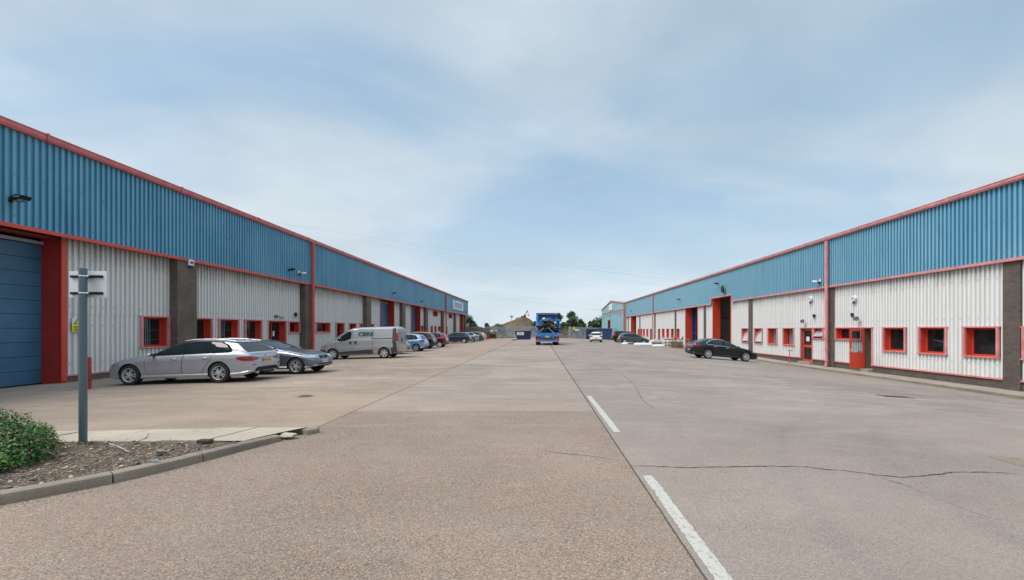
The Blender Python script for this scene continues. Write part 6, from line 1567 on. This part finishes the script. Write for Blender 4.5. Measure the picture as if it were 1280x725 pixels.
for i, (x, y, lb) in enumerate(((-13.0, 101, 'rusty mesh stillage left of the two red drums'), (-11.4, 102, 'rusty mesh stillage behind the two red drums'))):
    t = thing('stillage', lb, 'crate', (x, y, g0(x, y)))
    q = MB()
    for a in (0, 1.4):
        for b in (0, 1.2): q.box(a - .05, a + .05, b - .05, b + .05, 0, 1.5)
    for z in (.15, .8, 1.5):
        for b in (0, 1.2): q.box(0, 1.4, b - .03, b + .03, z - .03, z + .03)
        for a in (0, 1.4): q.box(a - .03, a + .03, 0, 1.2, z - .03, z + .03)
    q.build('frame', M['rust'], t); q = MB(); q.box(.08, 1.32, .1, 1.1, .18, .9 + .3 * i); q.build('infill', M['rust'], t)
for x, lb in ((-11.95, 'left red steel drum beside the brown timber screen'), (-11.15, 'right red steel drum, nearer the palisade fence')):
    t = thing('steel_drum', lb, 'drum', (x, 98.5, g0(x, 98.5))); q = MB(); q.tube((0, 0, 0), (0, 0, .9), .29, n=20); q.build('drum_body', M['canred'], t, angle=40)
    q = MB()
    for z in (.3, .6, .89): q.tube((0, 0, z - .015), (0, 0, z + .015), .305, n=20)
    q.build('drum_rib', M['canred'], t)
t = thing('white_sack', 'white sack on top of the rusty stillage', 'sack', (-10.9, 102.5, g0(-10.9, 102) + 1.5)); q = MB(); q.sphere((0, 0, .2), .32, 2, .12, rnd, (1, 1, .8)); q.build('sack', M['plastic'], t)
t = thing('marker_post', 'slim post with an orange band and white top in front of the palisade fence', 'post', (-9.9, 103, g0(-9.9, 103))); q = MB(); q.box(-.1, .1, -.1, .1, 0, 1.7); q.build('post', M['orange'], t); q = MB(); q.box(-.16, .16, -.12, .1, 1.7, 2.05); q.build('cap', M['white'], t)
# low clutter at the fence foot
for i, (x, w, h, mt, lb) in enumerate(((-9.2, .9, .4, 'woodgrey', 'low grey pallet stack at the foot of the fence near the orange-banded post'), (-7.6, 1.2, .35, 'rust', 'low rusty scrap frame at the fence foot'), (-5.9, 1.4, .5, 'galv', 'low grey metal bin at the fence foot left of the skip'))):
    t = thing('pallet' if i == 0 else 'scrap_bin', lb, 'pallet' if i == 0 else 'bin', (x, 106, g0(x, 106))); q = MB()
    q.box(0, w, 0, .8, h * .8, h); q.box(0, .1, 0, .8, 0, h * .8); q.box(w - .1, w, 0, .8, 0, h * .8); q.box(w / 2 - .05, w / 2 + .05, 0, .8, 0, h * .8); q.build('frame', M[mt], t)
t = thing('fence_sign', 'yellow and white notice on the right palisade fence beside the gate post', 'sign', (8.3, FY - .05, g0(8, 108) + 2.35)); q = MB(); q.box(-.3, .25, -.02, .01, -.3, .35, .0); q.build('notice', M['yellow'], t)
t = thing('fence_sign', 'white notice hanging lower on the right palisade fence', 'sign', (9.1, FY - .05, g0(8, 108) + 2.0)); q = MB(); q.box(-.55, .45, -.02, .01, -.22, .22, .0); q.build('notice', M['signwhite'], t)
def container(label, x, y, L_, W_, H_, mat, rz=0):
    t = thing('shipping_container', label, 'container', (x, y, g0(x, y)), rz); q = MB()
    q.box(0, L_, 0, W_, .1, H_); q.build('shell', mat, t); q = MB(); k = .2
    while k < L_ - .2:
        q.box(k, k + .12, -.035, 0, .25, H_ - .15); k += .27
    q.build('side_ribs', mat, t)
    q = MB()
    for a in (0, L_):
        for b in (0, W_): q.box(a - .08, a + .08, b - .08, b + .08, 0, H_ + .04)
    q.box(0, L_, -.05, .05, H_ - .12, H_ + .03); q.box(0, L_, -.05, .05, .05, .22); q.build('corner_frame', mat, t)
    return t
container('dark navy container at the left of the blue one, before the far trees', 10.5, 101, 1.9, 2.4, 2.2, M['navy'])
container('blue container standing behind the small white hatchback', 12.7, 99, 2.9, 2.4, 2.45, M['contblue'])
t = thing('orange_skip', 'orange steel cabinet standing before the blue container', 'cabinet', (11.95, 92.5, g0(12, 92))); q = MB(); q.box(0, .75, 0, .8, .05, 1.75, .02); q.build('case', M['orange'], t); q = MB(); q.box(.05, .7, -.02, 0, .15, 1.65, .005); q.build('door', M['orange'], t)
# dark-blue stored goods behind the right fence
for i, (x, w, h, lb) in enumerate(((9.6, 1.3, 1.7, 'dark wrapped goods behind the right fence'), (11.3, 1.5, 1.4, 'lower dark wrapped goods behind the right fence'))):
    t = thing('wrapped_pallet', lb, 'pallet', (x, 112.6, g0(x, 112))); q = MB(); q.box(0, w, 0, 1, .15, h, .08); q.build('load', M['navy'], t); q = MB(); q.box(0, w, 0, 1, 0, .13); q.build('base', M['woodgrey'], t)

# ------------------------------------------------------------------ clutter by the right terrace
def lump(q, c, r, s3, seed, jit=.12): q.sphere(c, r, 3, jit * .25, random.Random(seed), s3)
t = thing('plastic_sheeting', 'flat white polythene sheeting on the ground, nearest strip beside the tan timber', 'sheeting', (11.2, 58.8, g0(11.2, 58.8)))
q = MB(); rnd = random.Random(8)
def crumple(q, x0, x1, y0, y1, h, seed, n=22):
    r = random.Random(seed); g = [[None] * (n + 1) for _ in range(n + 1)]
    for i in range(n + 1):
        for j in range(n + 1):
            e = min(i, j, n - i, n - j) / (n * .18); x = x0 + (x1 - x0) * i / n; y = y0 + (y1 - y0) * j / n
            g[i][j] = (x + r.uniform(-.03, .03), y + r.uniform(-.03, .03), max(.0, h * min(1, e) ** .5 * (1 + .35 * mn.noise(Vector((x * 2.3 + seed, y * 2.3, 0))) + .12 * r.uniform(-1, 1))))
    vs = [p for r_ in g for p in r_]; q.add(vs, [(i * (n + 1) + j, (i + 1) * (n + 1) + j, (i + 1) * (n + 1) + j + 1, i * (n + 1) + j + 1) for i in range(n) for j in range(n)])
crumple(q, -.5, 1.0, 0, 1.4, .18, 1); q.build('sheet', M['plastic'], t); q = MB(); q.box(.1, .9, -.25, .2, .0, .14, .01); q.box(.2, 1.0, -.1, .1, .14, .2, .01); q.build('timber', M['wood'], t)
t = thing('plastic_sheeting', 'long flat white sheeting lying before the dark grey hatchback', 'sheeting', (12.0, 57.6, g0(12.2, 57.6))); q = MB(); crumple(q, 0, 2.3, 0, 1.6, .20, 2); q.build('sheet', M['plastic'], t)
t = thing('plastic_sheeting', 'tail of white sheeting nearest the footway, right of the white sack', 'sheeting', (14.0, 55.8, g0(14.2, 55.8))); q = MB(); crumple(q, 0, 1.7, 0, 1.3, .18, 3); q.build('sheet', M['plastic'], t)
t = thing('insulation_roll', 'rounded white wrapped bundle with tan end, on the sheeting', 'bundle', (14.0, 57.9, g0(14.0, 57.9))); q = MB()
P = [(0, .1), (.1, .45), (.5, .72), (1.0, .78), (1.5, .62), (1.9, .2)]
q.add([(x, 0, z) for x, z in P] + [(x, .9, z) for x, z in P], [(k, k + 1, k + 7, k + 6) for k in range(5)] + [tuple(range(6))[::-1], tuple(range(6, 12))]); q.build('wrap', M['plastic'], t, angle=50)
q = MB(); q.box(.25, 1.45, -.12, .02, .08, .42, .03); q.build('cardboard', M['wood'], t)
t = thing('work_table', 'pale blue steel trestle table on the footway before the right terrace', 'table', (17.2, 60.0, g0(17.2, 60)))
q = MB(); q.box(0, 1.6, 0, .8, .78, .84); q.build('table_top', M['galv'], t)
for x in (.05, 1.55):
    for y in (.05, .75): q = MB(); q.box(x - .03, x + .03, y - .03, y + .03, 0, .78); q.build('leg', M['rackblue2'] if 'rackblue2' in M else plain('pale_blue_steel', (.2, .36, .55), .4), t)
q = MB(); q.box(.05, 1.55, .02, .06, .2, .25); q.box(-.6, .3, -.5, .4, .0, .14, .02); q.build('rail', plain('pale_blue_rail', (.25, .42, .6), .4), t)
def pallet(x, y, z, rz, label, cat='pallet', grp='wooden pallets stacked by the black car'):
    t = thing('pallet', label, cat, (x, y, z), rz, grp)
    for yy in (0, .46, .9): q = MB(); q.box(0, 1.2, yy, yy + .1, 0, .1); q.build('bearer', M['wood'], t)
    q = MB()
    for k in range(7): q.box(k * .18, k * .18 + .11, 0, 1.0, .1, .125); 
    q.box(0, 1.2, 0, .1, -.02, 0); q.box(0, 1.2, .9, 1.0, -.02, 0); q.build('deck', M['wood'], t)
base = g0(16.0, 53.6) + .03
nm = ['bottom', 'second', 'third', 'fourth', 'topmost']
for k in range(5): pallet(15.55 + random.uniform(-.06, .06), 53.3 + random.uniform(-.05, .05), base + k * .15, random.uniform(-.12, .12), f'{nm[k]} wooden pallet of the stack behind the black car')
t = thing('wooden_crate', 'open slatted wooden crate leaning on the pallet stack behind the black car', 'crate', (15.0, 54.5, g0(15, 54.5) + .0)); q = MB()
for z in (.15, .5, .85): q.box(0, .9, 0, .03, z, z + .1); q.box(0, .03, 0, .7, z, z + .1); q.box(.87, .9, 0, .7, z, z + .1)
for x in (0, .43, .85): q.box(x, x + .06, -.03, 0, 0, 1.0)
q.build('slats', M['wood'], t)
t = thing('work_bench', 'grey steel bench with red and dark tools beyond the black car', 'bench', (16.3, 55.6, g0(16.3, 55.6))); q = MB(); q.box(0, 2.0, 0, .7, .92, .98); q.build('bench_top', M['galv'], t)
for x in (.05, 1.95):
    for y in (.05, .65): q = MB(); q.box(x - .03, x + .03, y - .03, y + .03, 0, .92); q.build('leg', M['galv'], t)
t = thing('tool_box', 'small red tool case on the grey steel bench', 'box', (16.5, 55.8, g0(16.3, 55.6) + .98)); q = MB(); q.box(0, .3, 0, .3, 0, .18, .03); q.build('case', M['canred'], t); q = MB(); q.bar((.15, .15, .18), (.05, .15, .3), .04, .04); q.build('handle', M['black'], t)
t = thing('power_tool', 'dark power tool standing on the grey steel bench', 'tool', (17.4, 55.8, g0(16.3, 55.6) + .98)); q = MB(); q.bar((0, 0, 0), (.12, 0, .32), .1, .1); q.build('handle', M['black'], t); q = MB(); q.box(-.1, .1, -.08, .08, 0, .1, .02); q.build('base', M['black'], t)

# ------------------------------------------------------------------ spoil mound and excavator
def mound_z(x, y):
    e = math.exp(-(((x + 7.2) / 8.2) ** 2 + ((y - 185) / 14) ** 2)) * 5.0 + math.exp(-(((x + 18) / 11) ** 2 + ((y - 190) / 15) ** 2)) * 3.0 + math.exp(-(((x + 5.5) / 4.5) ** 2 + ((y - 180) / 10) ** 2)) * 2.4
    return -1.0 + e * (1 + .16 * mn.noise(Vector((x * .3, y * .3, 0)))) + (.5 * mn.noise(Vector((x * .8, y * .8, 2))) + .25 * mn.noise(Vector((x * 2.2, y * 2.2, 2)))) * min(1, e)
mm, nt, b_ = new_mat('spoil_heap_earth'); p = pos(nt)
L(nt, mixc(nt, ramp(nt, noise(nt, p, .28, 6, .7), [(.4, 0), (.6, 1)]), (0.10, 0.056, 0.038), (0.145, 0.125, 0.06)), b_.inputs['Base Color']); b_.inputs['Roughness'].default_value = .95
L(nt, bump(nt, noise(nt, p, 2.5, 5, .7), .5), b_.inputs['Normal'])
sheet('spoil_mound', [-45 + .6 * i for i in range(88)], [160 + .8 * j for j in range(66)], mound_z, mm)
ex = thing('excavator', 'orange excavator with raised boom on top of the brown spoil mound', 'excavator', (-6.3, 181, mound_z(-6.3, 181) - .1), .2); ex.scale = (.66,) * 3
exo = plain('excavator_orange', (0.50, 0.09, 0.03), .5)
for sd in (-1, 1): q = MB(); q.box(-1.6, 1.4, sd * 1.0 - .25, sd * 1.0 + .25, 0, .7, .2); q.build('track', M['blackmatt'], ex)
q = MB(); q.box(-1.9, .6, -1.1, 1.1, .8, 1.7, .1); q.build('engine_body', exo, ex); q = MB(); q.box(-.3, .9, -1.1, -.2, .9, 2.5, .08); q.build('cab', exo, ex); q = MB(); q.box(-.2, .8, -1.12, -1.1, 1.6, 2.35); q.build('pane', M['carglass'], ex)
q = MB(); q.bar((.6, .2, 1.4), (1.2, .2, 3.6), .35, .45); q.bar((1.2, .2, 3.5), (2.1, .2, 5.0), .3, .4); q.build('boom', exo, ex)
q = MB(); q.bar((2.1, .2, 5.1), (2.5, .2, 2.4), .25, .3); q.build('stick', exo, ex); q = MB(); q.box(2.2, 2.9, -.3, .7, 1.6, 2.5, .1); q.build('bucket', M['galv'], ex)
t = thing('mast', 'thin grey mast standing on the skyline above the spoil mound', 'mast', (-15.6, 250, -1)); q = MB(); q.tube((0, 0, 0), (0, 0, 10.5), .18, .12, 8); q.build('pole', M['galv'], t); q = MB(); q.box(-.7, .7, -.2, .2, 9.2, 10.4, .1); q.build('head', M['galv'], t)

# ------------------------------------------------------------------ trees
M['bark'] = plain('tree_bark', (0.09, 0.07, 0.05), .9, var=.4, scale=2)
M['tl_a'] = leaf_mat('foliage_mid', (0.07, 0.115, 0.045)); M['tl_b'] = leaf_mat('foliage_light', (0.11, 0.16, 0.06)); M['tl_c'] = leaf_mat('foliage_dark', (0.04, 0.068, 0.032))
def crown_mesh(clumps, nleaf, size, seed, mats):
    r = random.Random(seed); q = MB()
    for i in range(nleaf):
        (cx, cy, cz, rr) = r.choice(clumps); d = Vector((r.gauss(0, 1), r.gauss(0, 1), r.gauss(0, 1))).normalized(); k = r.random() ** .45
        k *= 1 + .35 * mn.noise(Vector((d.x * 2.5 + cx, d.y * 2.5 + cy, d.z * 2.5)))
        p = Vector((cx, cy, cz)) + Vector((d.x * rr, d.y * rr, d.z * rr * .78)) * k
        l = size * r.uniform(.6, 1.3); ax = Vector((r.gauss(0, 1), r.gauss(0, 1), r.gauss(.6, 1))).normalized(); u = ax.orthogonal().normalized(); u = Matrix.Rotation(r.uniform(0, 6.3), 3, ax) @ u; w = ax.cross(u) * l * .6
        q.mi = r.choices([0, 1, 2], [4, 2 + 2 * (d.z > .2), 3])[0]; q.quad(p - u * l, p + w, p + u * l, p - w)
    q.mi = 0; return q
def tree(label, x, y, h, spread, seed, nleaf=5200, size=.16, group=None, nclump=16, low=.22):
    r = random.Random(seed); t = thing('broadleaf_tree', label, 'tree', (x, y, gz(x, 118) - .1), 0, group)
    cl = []; q = MB(); q.path([(0, 0, 0), (.1, 0, h * .25), (-.05, .05, h * .5)], .045 * h ** .8, 8)
    for i in range(nclump):
        z = h * (low + (1 - low) * (i + .5) / nclump * .9); w = spread * math.sin(min(1, (z / h) * 1.15) * math.pi) ** .6 * r.uniform(.35, 1.0); a = r.uniform(0, 6.3)
        c = (w * math.cos(a), w * math.sin(a), z, spread * r.uniform(.24, .46)); cl.append(c); q.tube((0, 0, min(h * .5, z * .6)), c[:3], .05, .02, 5)
    q.build('trunk', M['bark'], t); crown_mesh(cl, nleaf, size, seed, None).build('crown', [M['tl_a'], M['tl_b'], M['tl_c']], t); return t
tree('rounded green tree directly right of the blue lorry cab, its left part hidden', 5.2, 126, 6.9, 2.1, 1)
tree('tallest uneven green tree right of the lorry, with a ragged top', 8.6, 123, 7.2, 2.3, 2, nleaf=6000, nclump=20)
tree('lower green tree on the right shoulder of the ragged tall tree', 11.4, 128, 5.4, 1.9, 3, nleaf=3600)
tree('small dark bush-like tree at the right edge of the spoil mound, left of the lorry', -1.6, 150, 4.9, 1.9, 6, nleaf=2600, size=.22)
tree('dark green tree showing past the end of the left terrace', -21.0, 135, 6.6, 3.0, 7, nleaf=4200, size=.2)
tree('low green shrub growing on the spoil mound behind the skip', -12.8, 150, 3.9, 2.4, 8, nleaf=2600, size=.18, low=.1)
# far-off wood
def woodland(name, label, x0, x1, y, hmin, hmax, n, seed, size=.5):
    r = random.Random(seed); cl = []
    for i in range(n):
        x = x0 + (x1 - x0) * (i + r.random()) / n; h = r.uniform(hmin, hmax)
        for k in range(5): cl.append((x + r.uniform(-2, 2), y + r.uniform(-5, 5), h * (.25 + .15 * k) - 1, h * .28))
    q = crown_mesh(cl, n * 420, size, seed, None); o = q.build(name, [M['tl_a'], M['tl_b'], M['tl_c']]); tag(o, label, kind='stuff')
woodland('distant_woodland', 'distant belt of dark green trees behind the containers', 14, 60, 205, 5.5, 9.5, 16, 4)
woodland('distant_woodland', 'distant trees on the skyline to the left of the mound', -90, -42, 260, 6, 9.0, 14, 5)
woodland('distant_hedge', 'low yellowish green hedge line beyond the palisade fence', -60, 0, 230, 2.6, 4.6, 24, 6, .45)
woodland('distant_hedge', 'lower pale green scrub just beyond the containers', 9, 45, 150, 2.6, 3.9, 16, 9, .3)
woodland('distant_woodland', 'far thin treeline along the horizon', -260, 260, 480, 7, 12, 60, 12, 1.1)

# ------------------------------------------------------------------ overhead power lines
M['wire'] = plain('power_cable', (0.34, 0.36, 0.38), .6, local=False)
def ray(x, y, Yd): return ((x - 675) / 569 * Yd, Yd, 1.65 + (412 - y) / 569 * Yd)
def wire(label, a, b, sag, r=.05):
    q = MB(); a = Vector(a); b = Vector(b); n = 24; P = []
    for k in range(n + 1):
        t = k / n; p = a.lerp(b, t); p.z -= sag * 4 * t * (1 - t); P.append(p)
    q.path(P, r * .7, 5); tag(q.build('power_line', M['wire'], smooth=True), label, 'cable', 'overhead power lines')
wire('uppermost overhead cable left of centre, sloping down towards the middle of the sky', ray(330, 276, 190), ray(1010, 372, 330), 1.5, .03)
wire('second overhead cable left of centre, below the uppermost one', ray(440, 300, 190), ray(1010, 380, 330), 1.2, .02)
wire('cable low over the lorry, upper of the two', ray(600, 364, 260), ray(1100, 420, 400), 1.0, .03)
wire('cable low over the lorry, lower of the two', ray(600, 369, 260), ray(1100, 428, 400), 1.0, .03)
wire('upper cable of the pair over the right terrace', ray(700, 329, 230), ray(1100, 366, 330), 1.0, .028)
wire('lower cable of the pair over the right terrace', ray(700, 333, 230), ray(1100, 372, 330), 1.0, .025)

# ------------------------------------------------------------------ sky, sun, camera
SUN_EL, SUN_AZ = R(56), R(-112)       # azimuth measured from +Y towards +X: light from behind and left
w = bpy.data.worlds.new('World'); sc.world = w; w.use_nodes = True; nt = w.node_tree; nt.nodes.clear()
out = N(nt, 'ShaderNodeOutputWorld'); bg = N(nt, 'ShaderNodeBackground'); L(nt, bg.outputs[0], out.inputs[0])
sky = N(nt, 'ShaderNodeTexSky'); sky.sky_type = 'NISHITA'; sky.sun_disc = False; sky.sun_elevation = SUN_EL; sky.sun_rotation = SUN_AZ; sky.dust_density = 2.0; sky.air_density = 1.0; sky.altitude = 50
tc = N(nt, 'ShaderNodeTexCoord').outputs['Generated']
sep = N(nt, 'ShaderNodeSeparateXYZ'); L(nt, tc, sep.inputs[0])
zc = math_(nt, 'ADD', math_(nt, 'MAXIMUM', sep.outputs[2], 0.0), 0.22)
cb = N(nt, 'ShaderNodeCombineXYZ'); L(nt, math_(nt, 'DIVIDE', sep.outputs[0], zc), cb.inputs[0]); L(nt, math_(nt, 'DIVIDE', sep.outputs[1], zc), cb.inputs[1])
n1 = noise(nt, mapping(nt, cb.outputs[0], (.70, .85, 1), loc=(3.1, 1.7, 0), rot=(0, 0, .5)), 1.05, 6, .50, .5)
n2 = noise(nt, mapping(nt, cb.outputs[0], (.7, .85, 1), loc=(7.3, 4.2, 0)), 1.5, 6, .52, .3)
cover = ramp(nt, n1, [(0.36, 0.35), (0.60, 1.0)])
shade = ramp(nt, n2, [(0.32, (2.85, 3.5, 4.1)), (0.64, (4.15, 4.75, 5.2))])
hor = ramp(nt, sep.outputs[2], [(0.0, 1.0), (0.10, .75), (0.35, 0.0)])
shade = mixc(nt, math_(nt, 'MULTIPLY', hor, .6), shade, (5.2, 5.7, 6.05))
cover = math_(nt, 'MAXIMUM', cover, math_(nt, 'MULTIPLY', hor, .92))
blue = mixc(nt, .45, sky.outputs[0], (1.8, 3.5, 4.8))
zen = math_(nt, 'MULTIPLY_ADD', ramp(nt, sep.outputs[2], [(0.58, 0.0), (0.9, 1.0)]), 1.1, 1.0)
cb2 = N(nt, 'ShaderNodeCombineXYZ'); [L(nt, zen, cb2.inputs[i]) for i in range(3)]
L(nt, mixc(nt, 1.0, mixc(nt, cover, blue, shade), cb2.outputs[0], 'MULTIPLY'), bg.inputs[0]); bg.inputs[1].default_value = 0.1
ld = bpy.data.lights.new('sun', 'SUN'); ld.energy = 1.8; ld.angle = R(34); ld.color = (1, .95, .87)
so = bpy.data.objects.new('sun', ld); link(so)
d = Vector((math.sin(SUN_AZ) * math.cos(SUN_EL), math.cos(SUN_AZ) * math.cos(SUN_EL), math.sin(SUN_EL)))
so.rotation_euler = d.to_track_quat('Z', 'Y').to_euler()
cam = bpy.data.cameras.new('camera'); co = bpy.data.objects.new('camera', cam); link(co)
co.location = (0, 0, 1.65); co.rotation_euler = (R(90), 0, 0)
cam.sensor_width = 36; cam.lens = 36 * 569 / 1280; cam.shift_x = -35 / 1280; cam.shift_y = 49.5 / 1280; cam.clip_end = 5000; cam.clip_start = .05
sc.camera = co
sc.render.engine = 'CYCLES'
vs_ = sc.view_settings; vs_.view_transform = 'Standard'; vs_.look = 'None'; vs_.exposure = 0.72; vs_.gamma = 1
sc.cycles.max_bounces = 6; sc.cycles.transparent_max_bounces = 8; sc.cycles.use_denoising = True
for o in list(sc.objects):
    if '_fx' in o: del o['_fx']
